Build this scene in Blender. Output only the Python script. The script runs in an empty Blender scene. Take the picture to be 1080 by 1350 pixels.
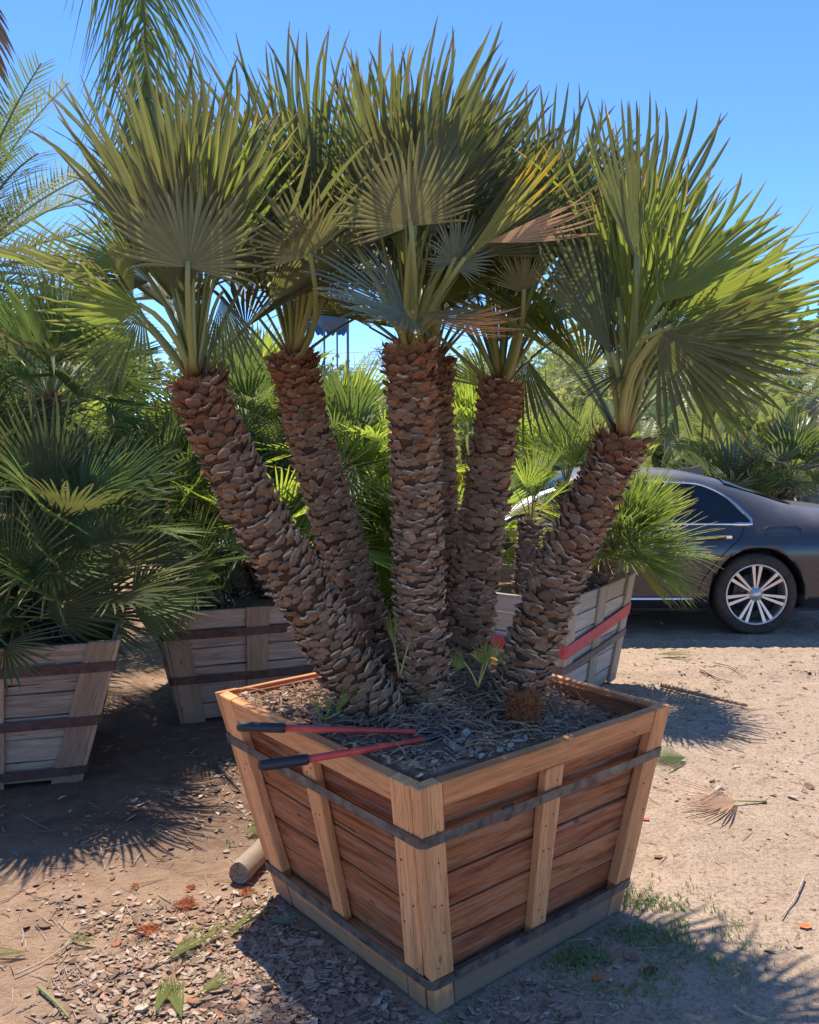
import bpy, bmesh, math, random
from math import sin, cos, pi, radians, sqrt, atan2, exp
from mathutils import Vector, Matrix, Quaternion, noise

# ------------------------------------------------------------------ camera / light
random.seed(7)
SC = bpy.context.scene
COL = SC.collection
FPX, CAMH, PITCH = 1148.26, 1.778, 0.0877

cam_data = bpy.data.cameras.new("camera")
cam = bpy.data.objects.new("camera", cam_data)
COL.objects.link(cam)
cam_data.sensor_fit = 'HORIZONTAL'
cam_data.sensor_width = 36.0
cam_data.lens = 36.0 * FPX / 1080.0
cam_data.clip_start = 0.05
cam_data.clip_end = 2000.0
cam.location = (0, 0, CAMH)
cam.rotation_euler = (pi / 2 - PITCH, 0, 0)
SC.camera = cam

SUN_DIR = Vector((-0.13, 0.37, 0.797)).normalized()      # towards the sun
sun_el = math.asin(SUN_DIR.z)
sun_az = atan2(SUN_DIR.x, SUN_DIR.y)                      # from +Y, clockwise towards +X

world = bpy.data.worlds.new("World")
SC.world = world
world.use_nodes = True
wn = world.node_tree
bg = wn.nodes["Background"]
sky = wn.nodes.new("ShaderNodeTexSky")
sky.sky_type = 'NISHITA'
sky.sun_disc = False
sky.sun_elevation = sun_el
sky.sun_rotation = sun_az
sky.altitude = 1500.0
sky.air_density = 0.85
sky.dust_density = 0.0
sky.ozone_density = 10.0
hsv = wn.nodes.new("ShaderNodeHueSaturation")          # clear, slightly deeper blue overall
hsv.inputs["Saturation"].default_value = 1.06
wn.links.new(sky.outputs[0], hsv.inputs["Color"])
wn.links.new(hsv.outputs[0], bg.inputs[0])
bg.inputs[1].default_value = 0.138

sun_data = bpy.data.lights.new("sun", 'SUN')
sun_data.energy = 3.75
sun_data.angle = radians(0.53)
sun_data.color = (1.0, 0.91, 0.78)
sun = bpy.data.objects.new("sun", sun_data)
COL.objects.link(sun)
sun.rotation_euler = SUN_DIR.to_track_quat('Z', 'Y').to_euler()
sun.location = (-4, 12, 25)

SC.view_settings.view_transform = 'Standard'
SC.view_settings.look = 'None'
SC.view_settings.gamma = 1.0
SC.view_settings.exposure = 1.02
SC.cycles.max_bounces = 7
SC.cycles.diffuse_bounces = 4
SC.cycles.glossy_bounces = 3
SC.cycles.transmission_bounces = 5
SC.cycles.use_denoising = True

# ------------------------------------------------------------------ helpers
def W(px, py, d):
    """world point seen at photo pixel (px,py), at distance d along +Y"""
    dx = (px - 540.0) / FPX
    dv = -(py - 675.0) / FPX
    y = cos(PITCH) + dv * sin(PITCH)
    z = -sin(PITCH) + dv * cos(PITCH)
    t = d / y
    return Vector((dx * t, d, CAMH + z * t))

def G(px, py, z=0.0):
    """world point on the horizontal plane z seen at (px,py)"""
    dx = (px - 540.0) / FPX
    dv = -(py - 675.0) / FPX
    y = cos(PITCH) + dv * sin(PITCH)
    zz = -sin(PITCH) + dv * cos(PITCH)
    t = (z - CAMH) / zz
    return Vector((dx * t, y * t, z))

WM = {}          # object -> world matrix
def link(o):
    COL.objects.link(o)
    return o

def put(o, parent=None, M=None):
    """place o with world matrix M, below parent"""
    M = M or Matrix.Identity(4)
    WM[o] = M.copy()
    if parent is not None:
        o.parent = parent
        o.matrix_parent_inverse = Matrix.Identity(4)
        o.matrix_basis = WM[parent].inverted() @ M
    else:
        o.matrix_basis = M
    return o

def tag(o, label=None, cat=None, group=None, kind=None):
    if label: o["label"] = label
    if cat: o["category"] = cat
    if group: o["group"] = group
    if kind: o["kind"] = kind
    return o

def thing(name, loc, label, cat, group=None):
    o = bpy.data.objects.new(name, None)
    o.empty_display_size = 0.1
    link(o)
    put(o, None, Matrix.Translation(Vector(loc)))
    return tag(o, label, cat, group)

def mesh_obj(name, me, parent=None, M=None, mat=None):
    if mat is not None and not me.materials:
        me.materials.append(mat)
    o = bpy.data.objects.new(name, me)
    link(o)
    return put(o, parent, M)

class MB:
    """collects verts / faces with per-vertex float attributes"""
    def __init__(self):
        self.v, self.f, self.mi, self.a, self.b = [], [], [], [], []
    def vert(self, p, a=0.0, b=0.0):
        self.v.append((p[0], p[1], p[2])); self.a.append(a); self.b.append(b)
        return len(self.v) - 1
    def face(self, ids, m=0):
        self.f.append(tuple(ids)); self.mi.append(m)
    def tube(self, pts, rads, n=8, cap=True, a0=0.0, a1=1.0, b=0.0, m=0, flat=1.0):
        pts = [Vector(p) for p in pts]
        rings = []
        ref = None
        for i, p in enumerate(pts):
            if i == 0: t = pts[1] - pts[0]
            elif i == len(pts) - 1: t = pts[-1] - pts[-2]
            else: t = pts[i + 1] - pts[i - 1]
            t.normalize()
            if ref is None:
                ref = Vector((0, 0, 1)) if abs(t.z) < 0.9 else Vector((1, 0, 0))
            u = (ref - t * ref.dot(t)).normalized()
            w = t.cross(u)
            ref = u
            ring = []
            for k in range(n):
                ang = 2 * pi * k / n
                ring.append(self.vert(p + (u * cos(ang) * flat + w * sin(ang)) * rads[i],
                                      a0 + (a1 - a0) * i / (len(pts) - 1), b))
            rings.append(ring)
        for i in range(len(rings) - 1):
            for k in range(n):
                self.face((rings[i][k], rings[i][(k + 1) % n], rings[i + 1][(k + 1) % n], rings[i + 1][k]), m)
        if cap:
            self.face(list(reversed(rings[0])), m)
            self.face(rings[-1], m)
        return rings
    def box(self, lo, hi, m=0, M=None):
        ids = []
        for z in (lo[2], hi[2]):
            for y in (lo[1], hi[1]):
                for x in (lo[0], hi[0]):
                    p = Vector((x, y, z))
                    if M is not None: p = M @ p
                    ids.append(self.vert(p))
        for q in ((0, 2, 3, 1), (4, 5, 7, 6), (0, 1, 5, 4), (2, 6, 7, 3), (0, 4, 6, 2), (1, 3, 7, 5)):
            self.face([ids[i] for i in q], m)
    def mesh(self, name, mats=(), smooth=False):
        me = bpy.data.meshes.new(name)
        me.from_pydata(self.v, [], self.f)
        at = me.attributes.new("t", 'FLOAT', 'POINT'); at.data.foreach_set("value", self.a)
        at = me.attributes.new("e", 'FLOAT', 'POINT'); at.data.foreach_set("value", self.b)
        for m in mats: me.materials.append(m)
        me.polygons.foreach_set("material_index", self.mi)
        if smooth:
            me.polygons.foreach_set("use_smooth", [True] * len(me.polygons))
        me.update()
        return me

def bezier(p0, p1, p2, n):
    return [p0 * (1 - t) ** 2 + p1 * 2 * t * (1 - t) + p2 * t * t for t in [i / (n - 1) for i in range(n)]]

def catmull(pts, n):
    """pts: list of tuples (any dim) -> n samples"""
    out = []
    m = len(pts) - 1
    for i in range(n):
        s = i / (n - 1) * m
        k = min(int(s), m - 1); t = s - k
        p0 = pts[max(k - 1, 0)]; p1 = pts[k]; p2 = pts[k + 1]; p3 = pts[min(k + 2, m)]
        out.append(tuple(0.5 * ((2 * b) + (c - a) * t + (2 * a - 5 * b + 4 * c - d) * t * t + (3 * b - a - 3 * c + d) * t ** 3)
                         for a, b, c, d in zip(p0, p1, p2, p3)))
    return out

def frame(origin, x, z):
    """matrix with local X along x and local Z close to z"""
    x = x.normalized(); z = (z - x * z.dot(x)).normalized(); y = z.cross(x)
    return Matrix(((x.x, y.x, z.x, origin.x), (x.y, y.y, z.y, origin.y), (x.z, y.z, z.z, origin.z), (0, 0, 0, 1)))

# ------------------------------------------------------------------ materials
def new_mat(name):
    m = bpy.data.materials.new(name); m.use_nodes = True
    nt = m.node_tree
    b = nt.nodes["Principled BSDF"]
    return m, nt, b

def N(nt, typ, **kw):
    n = nt.nodes.new(typ)
    for k, v in kw.items(): setattr(n, k, v)
    return n

def L(nt, a, b): nt.links.new(a, b)

def mixc(nt, fac, c1, c2, blend='MIX'):
    n = nt.nodes.new("ShaderNodeMix"); n.data_type = 'RGBA'; n.blend_type = blend
    for s, val in ((0, fac), (6, c1), (7, c2)):
        if hasattr(val, "is_linked") or hasattr(val, "links"): nt.links.new(val, n.inputs[s])
        elif isinstance(val, (int, float)): n.inputs[s].default_value = val
        else: n.inputs[s].default_value = (*val, 1.0)
    return n.outputs[2]

def ramp(nt, fac, stops, interp='LINEAR'):
    n = nt.nodes.new("ShaderNodeValToRGB"); cr = n.color_ramp; cr.interpolation = interp
    while len(cr.elements) < len(stops): cr.elements.new(0.5)
    for e, (p, c) in zip(cr.elements, stops):
        e.position = p; e.color = (*c, 1.0) if len(c) == 3 else c
    nt.links.new(fac, n.inputs[0])
    return n.outputs[0]

def tex_noise(nt, vec, scale, detail=4, rough=0.55, dist=0.0):
    n = nt.nodes.new("ShaderNodeTexNoise")
    n.inputs["Scale"].default_value = scale; n.inputs["Detail"].default_value = detail
    n.inputs["Roughness"].default_value = rough; n.inputs["Distortion"].default_value = dist
    if vec is not None: nt.links.new(vec, n.inputs["Vector"])
    return n.outputs[0]

def mapping(nt, vec, scale=(1, 1, 1), rnd=None):
    n = nt.nodes.new("ShaderNodeMapping"); n.inputs["Scale"].default_value = scale
    nt.links.new(vec, n.inputs["Vector"])
    if rnd is not None:
        c = nt.nodes.new("ShaderNodeCombineXYZ")
        mm = nt.nodes.new("ShaderNodeMath"); mm.operation = 'MULTIPLY'; mm.inputs[1].default_value = 37.0
        nt.links.new(rnd, mm.inputs[0])
        for i in range(3): nt.links.new(mm.outputs[0], c.inputs[i])
        nt.links.new(c.outputs[0], n.inputs["Location"])
    return n.outputs[0]

def bump(nt, b, h, strength=0.5, dist=0.01):
    n = nt.nodes.new("ShaderNodeBump"); n.inputs["Strength"].default_value = strength
    n.inputs["Distance"].default_value = dist
    nt.links.new(h, n.inputs["Height"]); nt.links.new(n.outputs[0], b.inputs["Normal"])

def simple(name, col, rough=0.6, metal=0.0, var=0.15, scale=30, spec=0.5, bumps=0.0):
    m, nt, b = new_mat(name)
    tc = N(nt, "ShaderNodeTexCoord")
    ns = tex_noise(nt, tc.outputs["Object"], scale)
    c = ramp(nt, ns, [(0.25, tuple(x * (1 - var) for x in col)), (0.75, tuple(min(1, x * (1 + var)) for x in col))])
    L(nt, c, b.inputs["Base Color"])
    b.inputs["Roughness"].default_value = rough; b.inputs["Metallic"].default_value = metal
    b.inputs["Specular IOR Level"].default_value = spec
    if bumps: bump(nt, b, ns, bumps, 0.004)
    return m

def leaf_mat(name, g1, g2, trans, tip=(0.30, 0.20, 0.07), tipstart=0.86, tfac=0.36, rough=0.5, under=None, spec=0.35):
    m, nt, b = new_mat(name)
    oi = N(nt, "ShaderNodeObjectInfo"); tc = N(nt, "ShaderNodeTexCoord")
    at = N(nt, "ShaderNodeAttribute"); at.attribute_name = "t"
    ae = N(nt, "ShaderNodeAttribute"); ae.attribute_name = "e"
    ns = tex_noise(nt, mapping(nt, tc.outputs["Object"], (6, 6, 6), oi.outputs["Random"]), 1.0, 3)
    add = N(nt, "ShaderNodeMath", operation='MULTIPLY_ADD'); L(nt, ns, add.inputs[0]); add.inputs[1].default_value = 0.7
    L(nt, oi.outputs["Random"], add.inputs[2])
    c = ramp(nt, add.outputs[0], [(0.3, g1), (1.15, g2)])
    # per segment variation held in 'e'
    c = mixc(nt, ae.outputs["Fac"], c, tuple(x * 1.45 for x in g2))
    tj = N(nt, "ShaderNodeMath", operation='MULTIPLY_ADD'); L(nt, ns, tj.inputs[0]); tj.inputs[1].default_value = 0.30
    L(nt, at.outputs["Fac"], tj.inputs[2])
    tj2 = N(nt, "ShaderNodeMath", operation='SUBTRACT'); L(nt, tj.outputs[0], tj2.inputs[0]); tj2.inputs[1].default_value = 0.15
    tf = ramp(nt, tj2.outputs[0], [(tipstart, (0, 0, 0)), (min(1.0, tipstart + 0.13), (1, 1, 1))])
    c = mixc(nt, tf, c, tip)
    if under is not None:
        geo = N(nt, "ShaderNodeNewGeometry")
        c = mixc(nt, geo.outputs["Backfacing"], c, mixc(nt, 0.4, c, under))
    L(nt, c, b.inputs["Base Color"])
    b.inputs["Roughness"].default_value = rough
    b.inputs["Specular IOR Level"].default_value = spec
    tr = N(nt, "ShaderNodeBsdfTranslucent")
    L(nt, mixc(nt, tf, mixc(nt, 0.5, c, trans), tip), tr.inputs[0])
    mx = N(nt, "ShaderNodeMixShader"); mx.inputs[0].default_value = tfac
    L(nt, b.outputs[0], mx.inputs[1]); L(nt, tr.outputs[0], mx.inputs[2])
    L(nt, mx.outputs[0], nt.nodes["Material Output"].inputs[0])
    return m

def wood_mat(name, dark, light, grain=(0.05, 0.02, 0.01), rough=0.75, stain=0.4, knots=True, weather=None):
    """grain runs along the board's local X"""
    m, nt, b = new_mat(name)
    oi = N(nt, "ShaderNodeObjectInfo"); tc = N(nt, "ShaderNodeTexCoord")
    r = oi.outputs["Random"]
    v1 = mapping(nt, tc.outputs["Object"], (1.2, 14, 14), r)
    g = tex_noise(nt, v1, 4.0, 6, 0.65, 0.6)
    v2 = mapping(nt, tc.outputs["Object"], (2.0, 60, 60), r)
    g2 = tex_noise(nt, v2, 5.0, 3, 0.6)
    big = tex_noise(nt, mapping(nt, tc.outputs["Object"], (0.9, 13, 13), r), 1.6, 4, 0.65, 0.8)
    hs = N(nt, "ShaderNodeHueSaturation"); hs.inputs["Color"].default_value = (*light, 1)
    vr = N(nt, "ShaderNodeMapRange"); L(nt, r, vr.inputs[0]); vr.inputs[3].default_value = 0.66; vr.inputs[4].default_value = 1.2
    fr = N(nt, "ShaderNodeMath", operation='FRACT'); m7 = N(nt, "ShaderNodeMath", operation='MULTIPLY'); m7.inputs[1].default_value = 7.31; L(nt, r, m7.inputs[0]); L(nt, m7.outputs[0], fr.inputs[0])
    base = mixc(nt, fr.outputs[0], light, dark)
    L(nt, base, hs.inputs["Color"]); L(nt, vr.outputs[0], hs.inputs["Value"]); base = hs.outputs[0]
    c = mixc(nt, ramp(nt, g, [(0.35, (0, 0, 0)), (0.70, (1, 1, 1))]), mixc(nt, 0.45, base, dark), base)
    c = mixc(nt, ramp(nt, g2, [(0.36, (0.62, 0.62, 0.62)), (0.47, (0, 0, 0))]), c, grain)
    st = ramp(nt, big, [(0.46, (0, 0, 0)), (0.62, (stain, stain, stain))])
    c = mixc(nt, st, c, tuple(x * 0.38 for x in dark))
    if weather:
        w = tex_noise(nt, mapping(nt, tc.outputs["Object"], (1.1, 16, 16), r), 2.5, 5, 0.7)
        c = mixc(nt, ramp(nt, w, [(0.46, (0, 0, 0)), (0.66, (0.65, 0.65, 0.65))]), c, weather)
    if knots:
        vo = N(nt, "ShaderNodeTexVoronoi"); vo.inputs["Scale"].default_value = 1.0
        L(nt, mapping(nt, tc.outputs["Object"], (5, 12, 12), r), vo.inputs["Vector"])
        c = mixc(nt, ramp(nt, vo.outputs["Distance"], [(0.05, (0.85, 0.85, 0.85)), (0.12, (0, 0, 0))]), c, grain)
    gp = N(nt, "ShaderNodeNewGeometry"); sz = N(nt, "ShaderNodeSeparateXYZ"); L(nt, gp.outputs["Position"], sz.inputs[0])
    dn = tex_noise(nt, gp.outputs["Position"], 22, 5, 0.7)
    dz = N(nt, "ShaderNodeMath", operation='MULTIPLY_ADD'); L(nt, dn, dz.inputs[0]); dz.inputs[1].default_value = -0.11; L(nt, sz.outputs[2], dz.inputs[2])
    c = mixc(nt, ramp(nt, dz.outputs[0], [(0.0, (0.6, 0.6, 0.6)), (0.04, (0, 0, 0))]), c, (0.27, 0.185, 0.13))
    L(nt, c, b.inputs["Base Color"])
    b.inputs["Roughness"].default_value = rough
    b.inputs["Specular IOR Level"].default_value = 0.25
    hm = N(nt, "ShaderNodeMath", operation='ADD'); L(nt, g, hm.inputs[0]); L(nt, g2, hm.inputs[1])
    bump(nt, b, hm.outputs[0], 0.45, 0.003)
    return m

# palm leaves of the main palm: olive, silvery below
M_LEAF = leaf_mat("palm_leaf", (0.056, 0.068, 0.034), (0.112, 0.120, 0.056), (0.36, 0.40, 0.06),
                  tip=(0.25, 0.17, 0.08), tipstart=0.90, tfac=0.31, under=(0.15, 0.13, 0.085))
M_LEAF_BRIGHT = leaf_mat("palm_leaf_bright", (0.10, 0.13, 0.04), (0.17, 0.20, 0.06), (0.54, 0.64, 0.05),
                         tip=(0.36, 0.24, 0.07), tipstart=0.86, tfac=0.42)  # brighter copy of palm_leaf, sunlight on chosen fronds put into its colour
M_LEAF_UNDER = leaf_mat("palm_leaf_underside", (0.155, 0.135, 0.058), (0.215, 0.188, 0.08), (0.42, 0.40, 0.08), tip=(0.36, 0.32, 0.10), tipstart=0.92, tfac=0.22)
M_LEAF_BLUE = leaf_mat("palm_leaf_blue", (0.11, 0.14, 0.11), (0.18, 0.21, 0.15), (0.25, 0.34, 0.10), tfac=0.22)
M_LEAF_DRY = leaf_mat("palm_leaf_dry", (0.36, 0.22, 0.14), (0.48, 0.31, 0.20), (0.55, 0.33, 0.18),
                      tip=(0.42, 0.27, 0.17), tfac=0.25, rough=0.8, spec=0.1)
M_LEAF_YELLOW = leaf_mat("palm_leaf_yellowing", (0.17, 0.19, 0.06), (0.22, 0.22, 0.07), (0.6, 0.5, 0.06),
                         tip=(0.62, 0.42, 0.03), tipstart=0.66, tfac=0.4)
M_LEAF_BG = leaf_mat("palm_leaf_painted_shade", (0.050, 0.088, 0.036), (0.11, 0.150, 0.055), (0.32, 0.44, 0.06), tfac=0.38, tip=(0.26, 0.2, 0.06))  # darker copy for shaded palms, shade put into the leaf colour
M_LEAF_BGB = leaf_mat("palm_leaf_painted_sun", (0.13, 0.19, 0.04), (0.22, 0.28, 0.06), (0.62, 0.75, 0.06), tfac=0.55, tip=(0.40, 0.34, 0.06))  # lit copy for backlit palms, sun glow put into colour and translucency
M_LEAF_STIFF = leaf_mat("stiff_palm_leaf", (0.11, 0.16, 0.05), (0.17, 0.22, 0.07), (0.40, 0.52, 0.06), tfac=0.34, tip=(0.50, 0.42, 0.08), tipstart=0.84)
M_PINNATE = leaf_mat("feather_leaf", (0.085, 0.12, 0.05), (0.15, 0.185, 0.07), (0.34, 0.44, 0.08), tfac=0.3, spec=0.12, rough=0.65)
M_PINNATE_PALE = leaf_mat("feather_leaf_pale", (0.21, 0.24, 0.13), (0.32, 0.34, 0.18), (0.45, 0.5, 0.16), tfac=0.35, spec=0.12, rough=0.65)
M_TREE1 = leaf_mat("tree_leaf", (0.12, 0.15, 0.065), (0.24, 0.27, 0.12), (0.45, 0.52, 0.14), tfac=0.4)
M_TREE2 = leaf_mat("tree_leaf_yellow", (0.24, 0.25, 0.10), (0.40, 0.39, 0.15), (0.65, 0.62, 0.18), tfac=0.42)
M_TREE3 = leaf_mat("tree_leaf_dark", (0.055, 0.085, 0.04), (0.12, 0.155, 0.07), (0.26, 0.34, 0.08), tfac=0.35)
M_PADDLE = leaf_mat("paddle_leaf", (0.09, 0.12, 0.05), (0.19, 0.22, 0.08), (0.42, 0.50, 0.10), tfac=0.40, rough=0.4)
M_GRASS = leaf_mat("grass_blade", (0.07, 0.13, 0.04), (0.14, 0.22, 0.07), (0.3, 0.45, 0.08), tfac=0.3)

def petiole_mat():
    m, nt, b = new_mat("petiole")
    at = N(nt, "ShaderNodeAttribute"); at.attribute_name = "t"
    oi = N(nt, "ShaderNodeObjectInfo")
    c1 = ramp(nt, oi.outputs["Random"], [(0, (0.17, 0.19, 0.055)), (1, (0.30, 0.30, 0.10))])
    c = mixc(nt, ramp(nt, at.outputs["Fac"], [(0.02, (1, 1, 1)), (0.22, (0, 0, 0))]), c1, (0.30, 0.09, 0.035))
    L(nt, c, b.inputs["Base Color"]); b.inputs["Roughness"].default_value = 0.55
    return m
M_PETIOLE = petiole_mat()

def bark_mat(name, low, top, mixv=0.5):
    m, nt, b = new_mat(name)
    at = N(nt, "ShaderNodeAttribute"); at.attribute_name = "t"
    tc = N(nt, "ShaderNodeTexCoord"); oi = N(nt, "ShaderNodeObjectInfo")
    ns = tex_noise(nt, mapping(nt, tc.outputs["Object"], (40, 40, 40), oi.outputs["Random"]), 1.0, 5, 0.65)
    c = mixc(nt, ramp(nt, at.outputs["Fac"], [(0.55, (0, 0, 0)), (1.0, (1, 1, 1))]), low, top)
    c = mixc(nt, ramp(nt, ns, [(0.35, (0.7, 0.7, 0.7)), (0.68, (0, 0, 0))]), c, tuple(x * 0.35 for x in low))
    c = mixc(nt, ramp(nt, oi.outputs["Random"], [(0.0, (0.45, 0.45, 0.45)), (0.6, (0, 0, 0))]), c, tuple(x * 0.6 for x in low))
    L(nt, c, b.inputs["Base Color"]); b.inputs["Roughness"].default_value = 0.9
    b.inputs["Specular IOR Level"].default_value = 0.15
    bump(nt, b, ns, 0.8, 0.006)
    return m
M_BARK = bark_mat("palm_bark", (0.40, 0.255, 0.165), (0.36, 0.185, 0.10))
M_BARK_RED = bark_mat("palm_bark_reddish", (0.33, 0.18, 0.105), (0.34, 0.135, 0.065))
M_BARK_BG = bark_mat("palm_bark_far", (0.19, 0.14, 0.11), (0.22, 0.14, 0.09))
M_BARK_GREY = bark_mat("trunk_grey", (0.34, 0.31, 0.29), (0.30, 0.26, 0.22))
M_BARK_FIBRE = bark_mat("palm_fibre", (0.10, 0.055, 0.03), (0.16, 0.05, 0.025))
def lip_mat(name, dark, tan):
    m, nt, b = new_mat(name)
    ae = N(nt, "ShaderNodeAttribute"); ae.attribute_name = "e"
    oi = N(nt, "ShaderNodeObjectInfo"); tc = N(nt, "ShaderNodeTexCoord")
    ad = N(nt, "ShaderNodeMath", operation='ADD'); L(nt, ae.outputs["Fac"], ad.inputs[0]); L(nt, oi.outputs["Random"], ad.inputs[1])
    fr = N(nt, "ShaderNodeMath", operation='FRACT'); L(nt, ad.outputs[0], fr.inputs[0])
    ns = tex_noise(nt, tc.outputs["Object"], 70, 4)
    c = ramp(nt, fr.outputs[0], [(0.0, dark), (0.45, tuple(a * 0.6 + b_ * 0.4 for a, b_ in zip(dark, tan))), (0.8, tan), (1.0, tuple(min(1, x * 1.3) for x in tan))])
    c = mixc(nt, ramp(nt, ns, [(0.35, (0.6, 0.6, 0.6)), (0.65, (0, 0, 0))]), c, dark)
    L(nt, c, b.inputs["Base Color"]); b.inputs["Roughness"].default_value = 0.95; b.inputs["Specular IOR Level"].default_value = 0.1
    return m
M_CUT = lip_mat("cut_leaf_base", (0.17, 0.105, 0.07), (0.58, 0.41, 0.27))
M_CUT_RED = lip_mat("cut_leaf_base_reddish", (0.12, 0.05, 0.03), (0.36, 0.18, 0.10))
M_STUB = simple("stub_fibre", (0.27, 0.105, 0.045), 0.95, var=0.5, scale=80, spec=0.1, bumps=0.9)
M_STRAND = simple("root_strand", (0.36, 0.24, 0.16), 0.95, var=0.4, scale=6, spec=0.1)
M_ORANGE_FIBRE = simple("orange_fibre", (0.55, 0.20, 0.08), 0.95, var=0.35, scale=20, spec=0.1)

# crate woods
M_PLANK = wood_mat("redwood_plank", (0.33, 0.082, 0.032), (0.66, 0.25, 0.092), grain=(0.075, 0.02, 0.009), stain=0.82, weather=(0.50, 0.255, 0.145))
M_POST = wood_mat("fir_post", (0.80, 0.315, 0.12), (0.88, 0.42, 0.185), grain=(0.34, 0.13, 0.05), stain=0.42)
M_GREYBOARD = wood_mat("grey_board", (0.28, 0.18, 0.12), (0.42, 0.29, 0.205), grain=(0.09, 0.06, 0.045), stain=0.3)
M_OLD = wood_mat("weathered_plank", (0.30, 0.225, 0.17), (0.48, 0.39, 0.315), grain=(0.13, 0.085, 0.06), stain=0.35, weather=(0.50, 0.43, 0.37))
M_OLDPOST = wood_mat("weathered_post", (0.36, 0.25, 0.17), (0.46, 0.34, 0.24), grain=(0.14, 0.08, 0.05), stain=0.35)
M_PALE = wood_mat("bleached_plank", (0.50, 0.43, 0.36), (0.66, 0.59, 0.51), grain=(0.28, 0.22, 0.17), stain=0.25)
M_PALEPOST = wood_mat("bleached_post", (0.42, 0.33, 0.24), (0.55, 0.45, 0.35), grain=(0.2, 0.13, 0.09), stain=0.3)

def strap_mat(name, c1, c2, metal, rough):
    m, nt, b = new_mat(name)
    tc = N(nt, "ShaderNodeTexCoord")
    ns = tex_noise(nt, tc.outputs["Object"], 16, 6, 0.7, 0.4)
    c = ramp(nt, ns, [(0.35, c1), (0.66, c2)])
    L(nt, c, b.inputs["Base Color"]); b.inputs["Metallic"].default_value = metal
    b.inputs["Roughness"].default_value = rough
    bump(nt, b, ns, 0.3, 0.002)
    return m
M_STRAP = strap_mat("steel_strap", (0.05, 0.040, 0.035), (0.22, 0.17, 0.135), 0.1, 0.55)
M_STRAP_RUST = strap_mat("rusty_strap", (0.05, 0.03, 0.027), (0.13, 0.075, 0.06), 0.2, 0.7)
M_STRAP_RED = strap_mat("red_strap", (0.46, 0.05, 0.06), (0.60, 0.10, 0.10), 0.0, 0.6)
M_STRAP_TWINE = strap_mat("brown_band", (0.13, 0.09, 0.075), (0.24, 0.17, 0.13), 0.0, 0.8)

M_NAIL = simple("nail_steel", (0.10, 0.075, 0.06), 0.6, metal=0.4, var=0.3, scale=40)
# tool
M_TOOLRED = simple("red_handle", (0.60, 0.065, 0.05), 0.42, var=0.22, scale=25)
M_GRIP = simple("black_grip", (0.02, 0.022, 0.028), 0.5, var=0.3, scale=25)
M_STEEL = simple("dark_steel", (0.10, 0.10, 0.11), 0.4, metal=0.8, var=0.4, scale=20)

# car
def paint(name, col, dust):
    m, nt, b = new_mat(name)
    tc = N(nt, "ShaderNodeTexCoord")
    ns = tex_noise(nt, tc.outputs["Object"], 2.2, 6, 0.6)
    geo = N(nt, "ShaderNodeNewGeometry"); sep = N(nt, "ShaderNodeSeparateXYZ"); L(nt, geo.outputs["Normal"], sep.inputs[0])
    up = ramp(nt, sep.outputs[2], [(0.2, (0.03, 0.03, 0.03)), (0.85, (0.62, 0.62, 0.62))])
    f = mixc(nt, 1.0, up, ramp(nt, ns, [(0.3, (0.55, 0.55, 0.55)), (0.7, (1, 1, 1))]), 'MULTIPLY')
    L(nt, mixc(nt, f, col, dust), b.inputs["Base Color"])
    rr = ramp(nt, f, [(0.0, (0.16, 0.16, 0.16)), (0.6, (0.55, 0.55, 0.55))])
    L(nt, rr, b.inputs["Roughness"])
    b.inputs["Coat Weight"].default_value = 0.5; b.inputs["Coat Roughness"].default_value = 0.12
    return m
M_PAINT = paint("dark_car_paint", (0.012, 0.016, 0.028), (0.20, 0.18, 0.165))
M_PAINT_WHITE = paint("white_car_paint", (0.75, 0.75, 0.75), (0.6, 0.56, 0.5))
M_GLASS, _nt, _b = new_mat("tinted_glass")
_b.inputs["Base Color"].default_value = (0.012, 0.016, 0.022, 1); _b.inputs["Roughness"].default_value = 0.06
_tc = N(_nt, "ShaderNodeTexCoord"); _ns = tex_noise(_nt, _tc.outputs["Object"], 3.0)
L(_nt, ramp(_nt, _ns, [(0.3, (0.05, 0.05, 0.05)), (0.8, (0.16, 0.16, 0.16))]), _b.inputs["Roughness"])
M_CHROME = simple("chrome", (0.72, 0.73, 0.75), 0.16, metal=1.0, var=0.08, scale=12)
M_ALLOY = simple("alloy", (0.58, 0.57, 0.56), 0.32, metal=0.75, var=0.12, scale=14)
M_TYRE = simple("dusty_tyre", (0.055, 0.048, 0.043), 0.9, var=0.4, scale=18, spec=0.2, bumps=0.3)
M_BLACK = simple("black_plastic", (0.012, 0.012, 0.013), 0.6, var=0.3, scale=10)
M_REDLENS = simple("red_lens", (0.45, 0.02, 0.025), 0.2, var=0.2, scale=20)
M_CLEARLENS = simple("pale_lens", (0.6, 0.62, 0.65), 0.15, var=0.1, scale=20)
M_BLUE = simple("blue_canopy_cloth", (0.04, 0.11, 0.34), 0.75, var=0.2, scale=5)
M_BLUEDRUM = simple("blue_drum", (0.05, 0.12, 0.26), 0.45, var=0.2, scale=6)
M_PALELABEL = simple("pale_label", (0.40, 0.36, 0.32), 0.6, var=0.1, scale=8)
M_POLE = simple("grey_pole", (0.20, 0.21, 0.22), 0.5, metal=0.4, var=0.15, scale=6)
M_WIRE = simple("wire", (0.03, 0.03, 0.035), 0.6, var=0.1, scale=3)

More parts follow.
